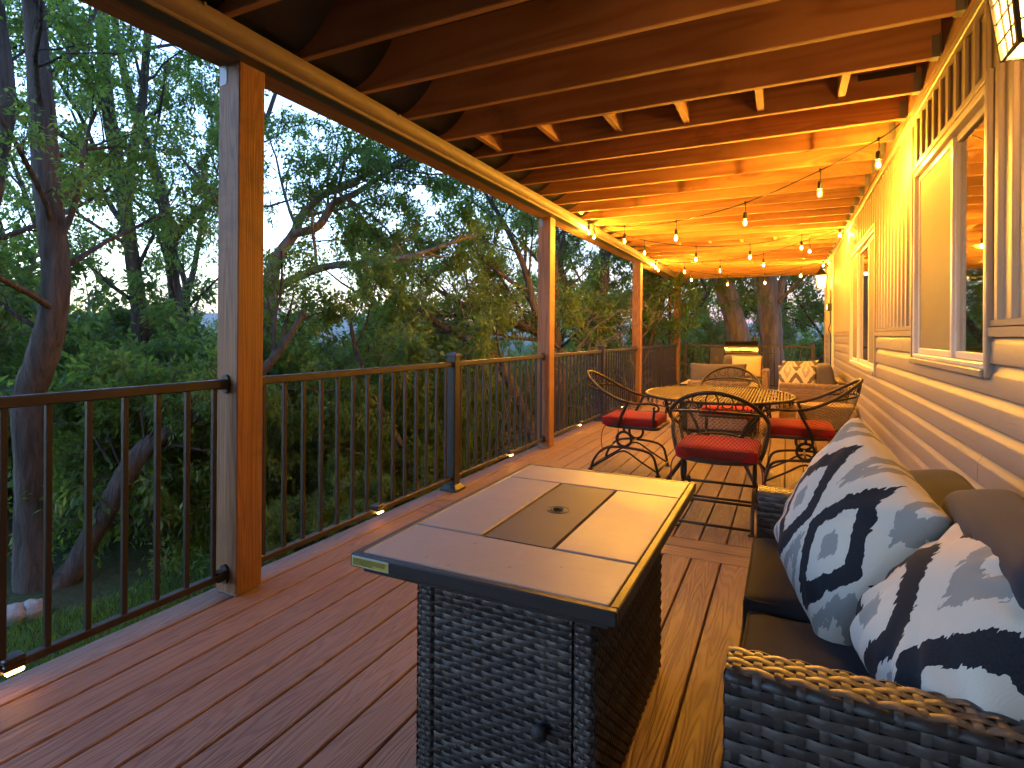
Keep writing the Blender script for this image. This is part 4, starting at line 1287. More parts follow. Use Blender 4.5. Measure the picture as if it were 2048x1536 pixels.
MB().tube([(.24, .10, 1.0), (.24, .10, 1.11)], .028, 10).build('chimney', MAT['black_metal'], gr)
MB().lathe([(.001, 1.16), (.02, 1.15), (.06, 1.125), (.06, 1.118), (.001, 1.118)], 16, (.24, .10, 0)).build('chimney_cap', MAT['stainless'], gr, smooth=True)
for x in (-.30, .30):
    MB().tube([(x - .012, -.2, .06), (x + .012, -.2, .06)], .06, 14).build('wheel', MAT['rubber'], gr)
MB().box(-.28, .28, -.15, .15, .20, .215).build('bottom_shelf', MAT['black_metal'], gr)
# small dark jar on the deck, right of the armchair with its back turned
t = empty('charcoal_pot', 'small black pot on the deck beyond the dining table', 'pot', (-.25, 9.6, .0))
MB().lathe([(.001, 0.001), (.07, .001), (.075, .01), (.05, .03), (.055, .12), (.05, .13), (.001, .125)], 16).build('pot_body', MAT['black_metal'], t, smooth=True)
t['label'] = 'small black pot on the rug edge beyond the dining table'

# ------------------------------------------------------------------ wrought iron dining set
def spiral(c, e1, e2, r0, r1, a0, turns, n=26):
    a = a0 + np.linspace(0, turns * 2 * PI, n)
    r = np.linspace(r0, r1, n)
    c, e1, e2 = np.array(c), np.array(e1), np.array(e2)
    return c + (r * np.cos(a))[:, None] * e1 + (r * np.sin(a))[:, None] * e2

def hoop(t):
    th = t * PI / 2; c = max(math.cos(th), 0)
    return np.array([.292 * math.sin(th) * (1 + .04 * math.sin(2 * abs(th))), .03 - .43 * c ** .85, .605 + .225 * c ** 1.25])
def low(t):
    th = t * PI / 2
    return np.array([.248 * math.sin(th), .0 - .235 * max(math.cos(th), 0) ** .7, .395])
def back_pt(t, s):
    a, b = low(t), hoop(t)
    p = a + (b - a) * s
    c = max(math.cos(t * PI / 2), 0)
    p[1] -= .035 * math.sin(s * PI) * c
    return p
def smid(t):
    return min(1.0, .74 + .26 * (abs(t) / .72) ** 2.2)

def make_chair():
    t = empty('dining_chair', 'x', 'chair', (0, 0, 0), group='iron dining chairs')
    IR = MAT['iron']
    ts = np.linspace(-1, 1, 41)
    # seat frame
    m = MB()
    rp = []
    for (cx, cy, a0) in ((.20, .21, 0), (-.20, .21, PI / 2)):
        for q in np.linspace(0, PI / 2, 5): rp.append((cx + .06 * math.cos(a0 + q), cy + .06 * math.sin(a0 + q), .392))
    rp += [tuple(low(q) + np.array([0, 0, -.003])) for q in np.linspace(-1, 1, 17)]
    m.tube(rp, .013, 8, closed=True, flat=1.0)
    m.box(-.235, .235, -.14, .22, .386, .390)
    m.build('seat_frame', IR, t, angle=40)
    # hoop of the back, runs down into the arms
    m = MB(); m.tube([hoop(q) for q in ts], .0125, 8); m.build('back_hoop', IR, t, smooth=True)
    m = MB(); tm = np.linspace(-.70, .70, 31); m.tube([back_pt(q, smid(q)) for q in tm], .008, 6); m.build('back_rail', IR, t, smooth=True)
    # side uprights
    for s in (-1, 1):
        m = MB(); m.tube(spline([hoop(s), (s * .288, -.005, .53), (s * .268, -.045, .45), (s * .246, -.07, .39)], 5), .012, 8)
        m.build('side_bar', IR, t, smooth=True)
    # expanded metal mesh
    m = MB()
    nc, nr = 34, 26
    def node(i2, j):                       # i2 in half cells
        tt = -1 + 2 * i2 / (2.0 * nc)
        tt = min(1, max(-1, tt))
        return back_pt(tt, min(1.0, j / nr) * smid(tt))
    P = {}
    def gp(i2, j):
        if (i2, j) not in P: P[(i2, j)] = node(i2, j)
        return P[(i2, j)]
    E1 = []
    for j in range(nr):
        for i in range(nc + 1):
            i2 = 2 * i + (j % 2)
            for d in (-1, 1):
                k2 = i2 + d
                if 0 <= i2 <= 2 * nc and 0 <= k2 <= 2 * nc: E1.append((gp(i2, j), gp(k2, j + 1)))
    A = np.array([e[0] for e in E1]); B = np.array([e[1] for e in E1])
    d = B - A; d /= np.linalg.norm(d, axis=1, keepdims=True) + 1e-9
    u = np.cross(d, np.array([0.1, 1.0, .2])); u /= np.linalg.norm(u, axis=1, keepdims=True) + 1e-9
    w = np.cross(d, u); r = .00145
    V = []; 
    for q in (0, 2 * PI / 3, 4 * PI / 3):
        o = (math.cos(q) * u + math.sin(q) * w) * r
        V += [A + o, B + o]
    n = len(A); V = np.concatenate(V)
    F = []
    idx = np.arange(n)
    for q in range(3):
        a0 = idx + (2 * q) * n; b0 = idx + (2 * q + 1) * n; q2 = (q + 1) % 3; a1 = idx + (2 * q2) * n; b1 = idx + (2 * q2 + 1) * n
        F.append(np.stack([a0, b0, b1, a1], -1))
    m.add(V, np.concatenate(F))
    m.build('mesh_back', IR, t, kind='stuff', fix=False)
    # scrolls between rail and hoop
    def scroll(tc, dirn, R0=.040):
        a = back_pt(tc, smid(tc)); b = hoop(tc); c = (a + b) / 2
        e2 = (b - a); hgt = np.linalg.norm(e2); e2 /= hgt
        e1 = (hoop(min(1, tc + .05)) - hoop(max(-1, tc - .05))); e1 -= e2 * (e1 @ e2); e1 /= np.linalg.norm(e1)
        rr = max(.012, hgt * .46)
        return spiral(c, e1 * dirn, e2, rr, rr * .30, PI * .35 , 1.0, 26)
    m = MB()
    for tc, dn in ((-.50, 1), (-.34, -1), (-.17, 1), (.17, -1), (.34, 1), (.50, -1)):
        m.tube(scroll(tc, dn), .0045, 5)
    c0 = (back_pt(0, smid(0)) + hoop(0)) / 2; e2 = hoop(0) - back_pt(0, smid(0)); hg = np.linalg.norm(e2); e2 /= hg
    m.tube([c0 + np.array([1, 0, 0]) * .036 * math.cos(q) + e2 * hg * .48 * math.sin(q) for q in np.linspace(0, 2 * PI, 20, endpoint=False)], .0045, 5, closed=True)
    m.build('scrollwork', IR, t, smooth=True, kind='stuff')
    # arms
    for s in (-1, 1):
        m = MB()
        h = hoop(s)
        arm = spline([h + np.array([0, -.03, .004]), h + np.array([0, .08, -.008]), h + np.array([-s * .004, .17, -.004]), h + np.array([-s * .008, .225, -.012])], 6)
        sc = spiral(h + np.array([-s * .008, .225, -.042]), (0, 1, 0), (0, 0, 1), .030, .011, PI / 2, -.95, 22)
        m.tube(np.vstack([arm[:-1], sc]), .0085, 6, flat=1.25)
        m.build('arm', IR, t, smooth=True)
        m = MB(); m.tube(spline([h + np.array([-s * .008, .215, -.062]), (s * .268, .235, .47), (s * .25, .225, .39)], 5), .0105, 8); m.build('arm_post', IR, t, smooth=True)
    # rocking base
    for s in (-1, 1):
        m = MB(); x = s * .215
        m.tube(spline([(x, -.31, .008), (x, -.275, .10), (x, -.20, .185), (x, -.08, .215), (x, .12, .205), (x, .215, .17), (x, .25, .08), (x, .265, .008)], 5), .0105, 8)
        m.tube(spline([(x, -.305, .02), (x, -.15, .12), (x, -.02, .185), (x, .12, .11), (x, .262, .03)], 4), .008, 6)
        m.build('side_base', IR, t, smooth=True)
        m = MB()
        m.tube(ring_pts((x, -.02, .285), .062, .062, 24, 'yz'), .0115, 8, closed=True)
        m.tube([(x, -.02, .345), (x, -.02, .388)], .012, 6)
        m.build('spring_ring', IR, t, smooth=True)
        for y in (-.31, .265):
            MB().cbox(x - .022, x + .022, y - .018, y + .018, .0005, .012, .003).build('foot_pad', IR, t)
    m = MB()
    for (y, z) in ((-.305, .03), (-.235, .155), (.262, .04), (-.02, .218)): m.tube([(-.215, y, z), (.215, y, z)], .0085, 6)
    m.build('cross_bars', IR, t, smooth=True, kind='stuff')
    # cushion
    c = rounded_box(.485, .47, .078, .032, 12, crown=.010, seed=3, wr=.004)
    co = c.build('seat_cushion', MAT['red'], t, smooth=True, loc=(0, .02, .432))
    pp = MB()
    for sz in (1, -1):
        rp = []
        for (cx, cy, a0) in ((.21, .203, 0), (-.21, .203, PI / 2), (-.21, -.203, PI), (.21, -.203, 1.5 * PI)):
            for q in np.linspace(0, PI / 2, 5): rp.append((cx + .025 * math.cos(a0 + q), cy + .025 * math.sin(a0 + q), sz * .028))
        pp.tube(rp, .004, 5, closed=True)
    pp.build('piping', MAT['red'], co, smooth=True)
    m = MB()
    for s in (-1, 1):
        m.tube(spline([(s * .235, -.16, .41), (s * .262, -.19, .36), (s * .265, -.2, .27), (s * .26, -.19, .17)], 5), .0045, 5)
    m.xform(Matrix.Translation((0, -.02, -.432))).build('cushion_ties', MAT['rust'], co, smooth=True)
    return t
chair = make_chair()
spots = [((-.385, 3.86), 0, 'iron dining chair with red cushion, nearest the fire table, back to the camera'),
         ((-1.20, 4.90), -90, 'iron dining chair with red cushion at the railing side of the table'),
         ((.12, 5.03), 90, 'iron dining chair with red cushion between the table and the siding'),
         ((-.50, 5.95), 182, 'iron dining chair with red cushion at the far side of the table')]
for i, ((x, y), a, l) in enumerate(spots):
    o = chair if i == 0 else copy_tree(chair)
    o.location = (x, y, 0); o.rotation_euler = (0, 0, R(a)); o['label'] = l

dt = empty('dining_table', 'oval black iron dining table with slotted mesh top and scroll apron', 'table', (-.495, 4.86, 0))
RX, RY, TZ2 = .56, .69, .69
m = MB(); m.tube(ring_pts((0, 0, TZ2 - .004), RX, RY, 72), .011, 8, closed=True); m.build('rim', MAT['iron'], dt, smooth=True)
m = MB()
px_ = np.arange(-RX + .016, RX - .008, .0225)
for x in px_:
    yl = RY * math.sqrt(max(0, 1 - (x / (RX - .004)) ** 2)) - .004
    if yl > .02: m.box(x - .0062, x + .0062, -yl, yl, TZ2 - .004, TZ2 + .001)
for y in np.arange(-RY + .17, RY - .1, .345):
    xl = RX * math.sqrt(max(0, 1 - (y / (RY - .004)) ** 2)) - .006
    m.box(-xl, xl, y - .004, y + .004, TZ2 - .009, TZ2 - .0045)
m.build('mesh_top', MAT['iron_top_lit'], dt, kind='stuff')
m = MB()
m.tube(ring_pts((0, 0, TZ2 - .062), RX - .012, RY - .012, 72), .005, 6, closed=True)
na = 40
for i in range(na):
    a = 2 * PI * i / na; c = np.array([(RX - .010) * math.cos(a), (RY - .010) * math.sin(a), TZ2 - .036])
    tg = np.array([-RX * math.sin(a), RY * math.cos(a), 0]); tg /= np.linalg.norm(tg)
    m.tube(spiral(c, tg * (1 if i % 2 else -1), (0, 0, 1), .025, .008, PI * .3, 1.05, 18), .0035, 5)
m.build('scroll_apron', MAT['iron'], dt, smooth=True, kind='stuff')
for sx in (-1, 1):
    for sy in (-1, 1):
        m = MB()
        m.tube(spline([(sx * .34, sy * .42, TZ2 - .012), (sx * .31, sy * .38, .55), (sx * .20, sy * .24, .40), (sx * .18, sy * .22, .28), (sx * .27, sy * .34, .12), (sx * .345, sy * .43, .012)], 7), .0135, 8)
        m.cbox(sx * .345 - .025, sx * .345 + .025, sy * .43 - .025, sy * .43 + .025, .0005, .012, .003)
        m.build('leg', MAT['iron'], dt, smooth=True)
m = MB(); m.tube(ring_pts((0, 0, .33), .185, .225, 36), .009, 6, closed=True); m.build('leg_ring', MAT['iron'], dt, smooth=True)
m = MB()
m.box(-.44, .44, -.011, .011, TZ2 - .016, TZ2 - .0095); m.box(-.011, .011, -.56, .56, TZ2 - .024, TZ2 - .0165)
m.build('under_brace', MAT['iron'], dt)

# ------------------------------------------------------------------ ground
def smooth01(x):
    x = np.clip(x, 0, 1); return x * x * (3 - 2 * x)
def gz(x, y):
    x = np.asarray(x, float); y = np.asarray(y, float)
    s = -x * .75 + y * .66
    drop = 7.2 * smooth01((s - 6.0) / 34.0)
    z = -.92 - drop
    d = np.hypot(x, y)
    z = z + 6.0 * smooth01((d - 130) / 500.0) + 5.0 * smooth01((d - 600) / 1500)
    z = z + .10 * np.sin(x * .9 + 1.3) * np.cos(y * .7) * smooth01((s - 5.0) / 5) + 1.4 * np.sin(x * .021) * np.cos(y * .017 + 1) * smooth01((d - 60) / 80)
    z = z + 7.0 * np.sin(x * .0041 + 2) * np.cos(y * .0037 + .4) * smooth01((d - 500) / 600)
    z = z + (34.0 + 14.0 * np.sin(x * .0021 + 1.0) * np.cos(y * .0019 + .7) + 6.0 * np.sin(x * .006) * np.sin(y * .007 + 2)) * smooth01((d - 500) / 1100.0)
    # bank under and beside the house stays level
    return z
rad = np.concatenate([np.linspace(0, 30, 61), np.geomspace(32, 2600, 50)])
ang = np.linspace(0, 2 * PI, 181)[:-1]
RR, AA = np.meshgrid(rad, ang, indexing='ij')
Gx, Gy = RR * np.cos(AA), RR * np.sin(AA)
P = np.stack([Gx, Gy, gz(Gx, Gy)], -1).transpose(1, 0, 2)
gnd = MB().grid(P, closed_u=True).build('ground', MAT['ground'], None, smooth=True, fix=False)
gnd['kind'] = 'structure'

nr_ = np.random.default_rng(21)
def blades(n, xr, yr, h, w, mat, name, label, cat, keep=None):
    x = nr_.uniform(*xr, n); y = nr_.uniform(*yr, n)
    if keep is not None:
        k = keep(x, y); x, y = x[k], y[k]
    n = len(x); z = gz(x, y)
    a = nr_.uniform(0, 2 * PI, n); hh = h * nr_.uniform(.5, 1.2, n); ln = nr_.normal(0, .45, (n, 2)) * hh[:, None]
    b = np.stack([x, y, z], -1); dx = np.stack([np.cos(a), np.sin(a), np.zeros(n)], -1) * w / 2
    mid = b + np.stack([ln[:, 0] * .35, ln[:, 1] * .35, hh * .6], -1); top = b + np.stack([ln[:, 0], ln[:, 1], hh], -1)
    V = np.stack([b - dx, b + dx, mid + dx * .7, mid - dx * .7, top], 1).reshape(-1, 3)
    i = np.arange(n)[:, None] * 5
    m = MB().add(V, i + np.array([[0, 1, 2, 3]]), i + np.array([[3, 2, 4]]), tint=np.repeat(nr_.uniform(0, .93, n), 5))
    o = m.build(name, mat, None, tint=True, kind='stuff')
    tag(o, label, cat); return o
blades(95000, (-6.5, -2.34), (-.5, 6.0), .075, .006, MAT['grassm'], 'grass', 'short green lawn beside the deck', 'grass',
       keep=lambda x, y: (np.hypot(x + 5.6, y - 2.6) > .9))

# ------------------------------------------------------------------ plants
def leaves(pos, dirs, rng, size, per, width=.46, droop=.5, spread=.5, tlo=0.0, thi=.93):
    """compound leaves: `per` folded leaflets at each anchor -> verts, quads, tint"""
    n = len(pos); pos = np.repeat(pos, per, 0); dirs = np.repeat(dirs, per, 0); N = n * per
    sz = size * rng.uniform(.55, 1.25, N)
    d = dirs * .55 + rng.normal(0, spread, (N, 3)); d[:, 2] -= droop * rng.uniform(.3, 1.2, N)
    d /= np.linalg.norm(d, axis=1, keepdims=True) + 1e-9
    p = pos + rng.normal(0, size * .55, (N, 3)) + d * (size * .3)
    nrm = rng.normal(0, .55, (N, 3)) + np.array([0, 0, 1.0])
    s = np.cross(d, nrm); s /= np.linalg.norm(s, axis=1, keepdims=True) + 1e-9
    up = np.cross(s, d)
    w = (sz * width / 2)[:, None]; l = sz[:, None]
    base = p; tip = p + d * l; mid = p + d * l * .42
    a = mid + s * w + up * w * .35; b = mid - s * w + up * w * .35
    V = np.stack([base, a, tip, b], 1).reshape(-1, 3)
    i = np.arange(N)[:, None] * 4
    F3 = np.concatenate([i + np.array([[0, 1, 2]]), i + np.array([[0, 2, 3]])])
    t = np.repeat(np.repeat(rng.uniform(tlo, thi, n), per) * .6 + rng.uniform(tlo, thi, N) * .4, 4)
    t = np.where(np.repeat(rng.random(N), 4) > .993, 1.0, t)
    return V, F3, t

def nvec(v): return v / (np.linalg.norm(v) + 1e-9)
def grow(rng, p, d, L, r, lev, S, out):
    n = S['seg'][lev]; pts = [p]; step = L / n
    wob = S['wob'][lev]; up = S['up'][lev]
    for i in range(n):
        d = d + rng.normal(0, wob, 3); d[2] += up
        d = nvec(d); p = p + d * step; pts.append(p)
    out['t'].append((np.array(pts), np.linspace(r, r * .38, n + 1), lev))
    spawn(rng, np.array(pts), np.linspace(r, r * .38, n + 1), L, lev, S, out)
def spawn(rng, pts, rad_, L, lev, S, out, t0=None, kids=None, ratio=None):
    n = len(pts) - 1
    if lev >= S['max']:
        for k in range(S['leaf']):
            t = rng.uniform(.1, 1.0) * n; i = min(int(t), n - 1); f = t - i
            out['lp'].append(pts[i] * (1 - f) + pts[i + 1] * f); out['ld'].append(nvec(pts[i + 1] - pts[i]))
        return
    if lev >= S['max'] - 1:
        for k in range(S['leaf'] // 3):
            t = rng.uniform(.5, 1.0) * n; i = min(int(t), n - 1); f = t - i
            out['lp'].append(pts[i] * (1 - f) + pts[i + 1] * f); out['ld'].append(nvec(pts[i + 1] - pts[i]))
    nk = kids if kids is not None else S['kids'][lev]
    t0 = S['t0'][lev] if t0 is None else t0
    for k in range(nk):
        t = (t0 + (1 - t0) * (k + rng.uniform(.1, .95)) / nk) * n; i = min(int(t), n - 1); f = t - i
        q = pts[i] * (1 - f) + pts[i + 1] * f; tg = nvec(pts[i + 1] - pts[i])
        pr = rng.normal(0, 1, 3); pr = nvec(pr - tg * (pr @ tg))
        a = R(rng.uniform(32, 68))
        dd = tg * math.cos(a) + pr * math.sin(a)
        rr = rad_[i] * (1 - f) + rad_[i + 1] * f
        ll = (ratio if ratio else L * S['ratio'][lev]) * rng.uniform(.6, 1.2) * (1.15 - .45 * t / n)
        rc = min(rr * .62, S['rcap'][lev] * ll)
        grow(rng, q, dd, ll, rc, lev + 1, S, out)

SPEC = dict(seg=[8, 5, 4, 3], wob=[.08, .11, .18, .25], up=[.03, .045, .01, -.04], kids=[12, 6, 5, 0], t0=[.3, .25, .15, 0], ratio=[.5, .5, .5, .5],
            rcap=[.020, .014, .010, .008], max=3, leaf=9)
def spec(**k):
    s = dict(SPEC); s.update(k); return s

def plant(name, label, cat, trunks, S, seed, leafmat, barkmat, size=.075, per=4, group=None, droop=.5, loc=None, trunk_sides=10, lkeep=1.0, knob=.06, spread=.5):
    """trunks: list of (points, radii, first-level kids, kid length, t0)"""
    rng = np.random.default_rng(seed)
    out = {'t': [], 'lp': [], 'ld': []}
    t = empty(name, label, cat, (0, 0, 0), group=group)
    tm = MB()
    for (pts, rad_, kids, kl, t0) in trunks:
        sp = spline(pts, 5); rs = np.interp(np.linspace(0, len(pts) - 1, len(sp)), np.arange(len(pts)), rad_)
        rs = rs * (1 + rng.normal(0, knob * .5, len(rs)))
        base = sp[0].copy()
        tm.tube(sp, rs, trunk_sides)
        spawn(rng, sp, rs, kl / .5, 0, S, out, t0=t0, kids=kids, ratio=kl)
    to = tm.build('trunk', barkmat, t, smooth=True, fix=False)
    bmx = MB()
    sides = [8, 6, 4, 3]
    for (pts, rs, lev) in out['t']: bmx.tube(pts, np.maximum(rs, .0022), sides[min(lev, 3)], cap=False)
    if out['t']: bmx.build('branches', barkmat, t, smooth=True, fix=False, kind='stuff')
    if out['lp'] and leafmat is not None:
        V, F3, tt = leaves(np.array(out['lp']), np.array(out['ld']), rng, size, per, droop=droop, spread=spread)
        MB().add(V, None, F3, tint=tt).build('crown', leafmat, t, tint=True)
    return t

def px_trunk(poly, depth, kids=10, kl=1.4, t0=.3, ddepth=0.0):
    """polyline of (px, py, width px) -> points and radii at a depth"""
    n = len(poly); pts = []; rs = []
    for i, (x, y, w) in enumerate(poly):
        dpt = depth + ddepth * i / max(1, n - 1)
        pts.append(at(x, y, dpt)); rs.append(w / FPX * dpt / 2)
    return (np.array(pts), np.array(rs), kids, kl, t0)

def root(pts_rs, dz=.6):
    """carry a trunk's foot down into the soil"""
    p, r, a, b, c = pts_rs
    f = p[0].copy(); g = float(gz(f[0], f[1])) - .15
    if f[2] > g:
        d = p[0] - p[1]; d = d / (abs(d[2]) + 1e-6) * .0 + np.array([0, 0, -1.0])
        f2 = f + d * (f[2] - g)
        p = np.vstack([f2, p]); r = np.concatenate([[r[0] * 1.25], r])
    return (p, r, a, b, c)

NEAR = spec(leaf=10, kids=[10, 6, 4, 0])
# 1 big tree on the lawn: upright stem and a leaning stem from the same foot
A = px_trunk([(72, 1205, 77), (64, 1130, 60), (58, 1020, 48), (57, 900, 47), (56, 800, 54), (82, 722, 58), (104, 640, 50), (112, 560, 48), (106, 470, 48), (96, 380, 48), (86, 250, 46), (76, 120, 40), (66, 0, 37), (50, -160, 33), (30, -330, 25), (20, -480, 15)], 4.6, 15, 1.7, .36)
B = px_trunk([(100, 1200, 60), (150, 1130, 42), (226, 995, 40), (268, 922, 38), (305, 885, 36), (360, 850, 30), (430, 806, 26), (500, 765, 22), (560, 700, 16), (610, 620, 10)], 4.6, 10, 1.15, .35, .9)
plant('boxelder_tree', 'tall tree on the lawn with a curved trunk and a leaning second stem', 'tree', [A, B], NEAR, 6, MAT['leaf'], MAT['bark'], size=.055, per=4, trunk_sides=14)
# 2 dark trunk at the left frame edge
C = px_trunk([(34, 1190, 70), (10, 1090, 60), (-22, 960, 56), (-50, 800, 52), (-60, 560, 48), (-20, 380, 40), (10, 200, 34), (-10, 0, 28), (-40, -250, 20)], 5.4, 10, 1.6, .4)
plant('boxelder_tree', 'dark trunk leaning out of the left frame edge', 'tree', [root(C)], NEAR, 5, MAT['leaf'], MAT['bark'], size=.06, per=4)
# 3 pair of tall trees behind them
D = px_trunk([(300, 980, 38), (292, 800, 32), (280, 640, 29), (268, 540, 27), (252, 430, 27), (236, 330, 27), (214, 200, 24), (206, 60, 22), (212, -120, 18), (225, -320, 13)], 8.0, 14, 2.4, .30)
D2 = px_trunk([(252, 430, 20), (262, 330, 18), (285, 200, 16), (296, 60, 14), (320, -120, 10)], 8.0, 7, 1.6, .2)
plant('boxelder_tree', 'tall dark tree behind the lawn tree, forking high up', 'tree', [root(D), D2], spec(leaf=9), 8, MAT['leaf'], MAT['bark'], size=.062, per=4)
E_ = px_trunk([(372, 900, 30), (362, 720, 27), (350, 590, 24), (338, 480, 23), (322, 380, 22), (292, 290, 20), (262, 200, 17), (236, 80, 13), (210, -90, 9)], 9.0, 12, 2.0, .3)
E2 = px_trunk([(345, 480, 18), (380, 440, 17), (425, 395, 15), (470, 350, 13), (520, 270, 10), (560, 160, 7)], 9.0, 7, 1.6, .2)
plant('boxelder_tree', 'slender tree just left of the nearest wooden post, forking to the right', 'tree', [root(E_), E2], spec(leaf=9), 9, MAT['leaf'], MAT['bark'], size=.062, per=4)
# 4 tree hidden behind the near post whose limbs sweep right across the sky
T0 = px_trunk([(492, 1010, 54), (498, 900, 49), (506, 780, 45), (520, 680, 41), (536, 600, 36), (550, 525, 27), (588, 468, 20), (604, 430, 16), (643, 393, 14), (671, 379, 13), (735, 350, 10), (801, 321, 7), (870, 280, 4)], 7.0, 13, 1.15, .55, .6)
T1_ = px_trunk([(589, 468, 18), (637, 452, 17), (667, 407, 14), (705, 390, 13), (760, 355, 10), (820, 318, 7), (880, 300, 4)], 7.2, 8, 1.0, .2)
T2_ = px_trunk([(536, 590, 18), (590, 557, 17), (660, 532, 15), (760, 524, 12), (850, 504, 9), (940, 470, 6)], 7.2, 9, 1.0, .25)
T3_ = px_trunk([(530, 640, 18), (500, 560, 16), (470, 420, 14), (480, 260, 10), (540, 120, 7)], 7.0, 8, 1.3, .3)
plant('boxelder_tree', 'tree behind the nearest wooden post with limbs sweeping right across the sky', 'tree', [root(T0), T1_, T2_, T3_], spec(leaf=10, kids=[10, 5, 4, 0]), 14, MAT['leaf'], MAT['bark_grey'], size=.060, per=4)
# 5 long leaning trees right of centre
F_ = px_trunk([(1075, 900, 22), (1015, 755, 20), (966, 697, 18), (917, 670, 16), (876, 645, 14), (807, 589, 11), (740, 525, 8), (690, 470, 5)], 8.0, 13, 1.2, .15)
plant('leaning_tree', 'thin tree leaning left across the gap above the nearest black post', 'tree', [root(F_)], spec(leaf=5, kids=[10, 5, 4, 0]), 17, MAT['leaf_warm'], MAT['bark'], size=.075, per=4)
G_ = px_trunk([(1120, 800, 30), (1096, 700, 24), (1077, 667, 18), (1040, 652, 15), (991, 631, 13), (917, 604, 10), (850, 560, 7), (800, 500, 4)], 9.0, 14, 1.4, .15)
G2 = px_trunk([(1090, 690, 20), (1070, 620, 16), (1050, 540, 13), (1010, 450, 10), (960, 370, 6)], 9.0, 10, 1.5, .15)
plant('leaning_tree', 'leafy tree behind the second wooden post with arching limbs to the left', 'tree', [root(G_), G2], spec(leaf=5), 19, MAT['leaf_warm'], MAT['bark'], size=.085, per=4)
H_ = px_trunk([(860, 1040, 20), (838, 992, 19), (818, 927, 17), (784, 859, 15), (746, 790, 13), (715, 715, 10), (700, 640, 6)], 6.4, 9, .9, .35)
plant('leaning_tree', 'young tree leaning behind the balusters left of the nearest black post', 'tree', [root(H_)], spec(leaf=6, kids=[8, 4, 4, 0]), 23, MAT['leaf_warm'], MAT['bark'], size=.07, per=3)
I_ = px_trunk([(830, 900, 24), (800, 760, 20), (782, 690, 18), (755, 620, 15), (715, 540, 12), (690, 470, 8)], 12.0, 10, 1.7, .3)
I2 = px_trunk([(790, 680, 14), (800, 620, 13), (806, 540, 10), (795, 460, 7)], 12.0, 7, 1.4, .2)
plant('forked_tree', 'slender forked tree far beyond the railing against the bright horizon', 'tree', [root(I_), I2], spec(leaf=4, kids=[9, 5, 4, 0]), 29, MAT['leaf_deep'], MAT['bark'], size=.085, per=4)
# 6 trees behind the middle posts
J_ = px_trunk([(1200, 800, 26), (1183, 693, 22), (1160, 648, 19), (1136, 603, 17), (1122, 540, 14), (1112, 440, 10), (1120, 330, 6)], 13.0, 13, 2.0, .2)
plant('maple_tree', 'leafy tree between the second and third wooden posts, leaning left', 'tree', [root(J_)], spec(leaf=10), 31, MAT['leaf_warm'], MAT['bark'], size=.085, per=4)
K_ = px_trunk([(1206, 800, 26), (1202, 690, 23), (1206, 600, 20), (1210, 517, 17), (1198, 430, 13), (1190, 320, 9)], 13.0, 13, 2.0, .2)
plant('maple_tree', 'upright tree just left of the third wooden post', 'tree', [root(K_)], spec(leaf=10), 33, MAT['leaf_warm'], MAT['bark'], size=.085, per=4)
# 7 two great trunks beyond the far railing
L_ = px_trunk([(1500, 760, 52), (1481, 685, 42), (1464, 622, 40), (1450, 575, 40), (1432, 500, 36), (1400, 400, 26)], 14.2, 8, 2.6, .5)
plant('great_tree', 'thick pale trunk leaning left beyond the far railing', 'tree', [root(L_)], spec(leaf=9), 37, MAT['leaf_deep'], MAT['bark_grey'], size=.10, per=4, trunk_sides=16)
M1 = px_trunk([(1552, 800, 50), (1545, 720, 44), (1541, 650, 42), (1534, 590, 44), (1526, 530, 44), (1515, 440, 34)], 14.4, 8, 2.6, .55)
M2 = px_trunk([(1546, 650, 18), (1556, 608, 18), (1562, 575, 16), (1574, 530, 12), (1590, 460, 8)], 14.4, 5, 1.8, .4)
plant('great_tree', 'thick upright trunk with a side limb beyond the far railing, right of the grill', 'tree', [root(M1), M2], spec(leaf=9), 39, MAT['leaf_deep'], MAT['bark_grey'], size=.10, per=4, trunk_sides=16)

# ------------------------------------------------------------------ woodland behind: three kinds, copied
def wood_proto(i, h, leafm, S, size, per, kids=14, kl=2.6):
    rng = np.random.default_rng(100 + i)
    p = [np.array([0, 0, -.3])]
    d = np.array([0, 0, 1.0])
    for k in range(7):
        d = nvec(d + rng.normal(0, .12, 3) * np.array([1, 1, .2])); p.append(p[-1] + d * (h / 7))
    r = np.linspace(.16, .03, 8)
    return plant('wood_tree', 'x', 'tree', [(np.array(p), r, kids, kl, .12)], S, 200 + i, leafm, MAT['bark'], size=size, per=per)
protos = [wood_proto(0, 8.0, MAT['leaf_shrub'], spec(leaf=10), .12, 4), wood_proto(1, 7.0, MAT['leaf'], spec(leaf=10), .12, 4, 16, 2.4),
          wood_proto(2, 9.0, MAT['leaf_deep'], spec(leaf=9), .13, 4, 14, 2.8)]
protos.append(wood_proto(3, 7.5, MAT['leaf'], spec(leaf=6, kids=[9, 5, 5, 0]), .08, 3, 15, 2.0))
used = [False] * 4
def put(protos, used, k, x, y, z, s, a, label, group):
    o = protos[k] if not used[k] else copy_tree(protos[k])
    used[k] = True
    o.location = (x, y, z); o.scale = (s, s, s); o.rotation_euler = (0, 0, a)
    o['label'] = label; o['group'] = group
    return o
wr_ = random.Random(77)
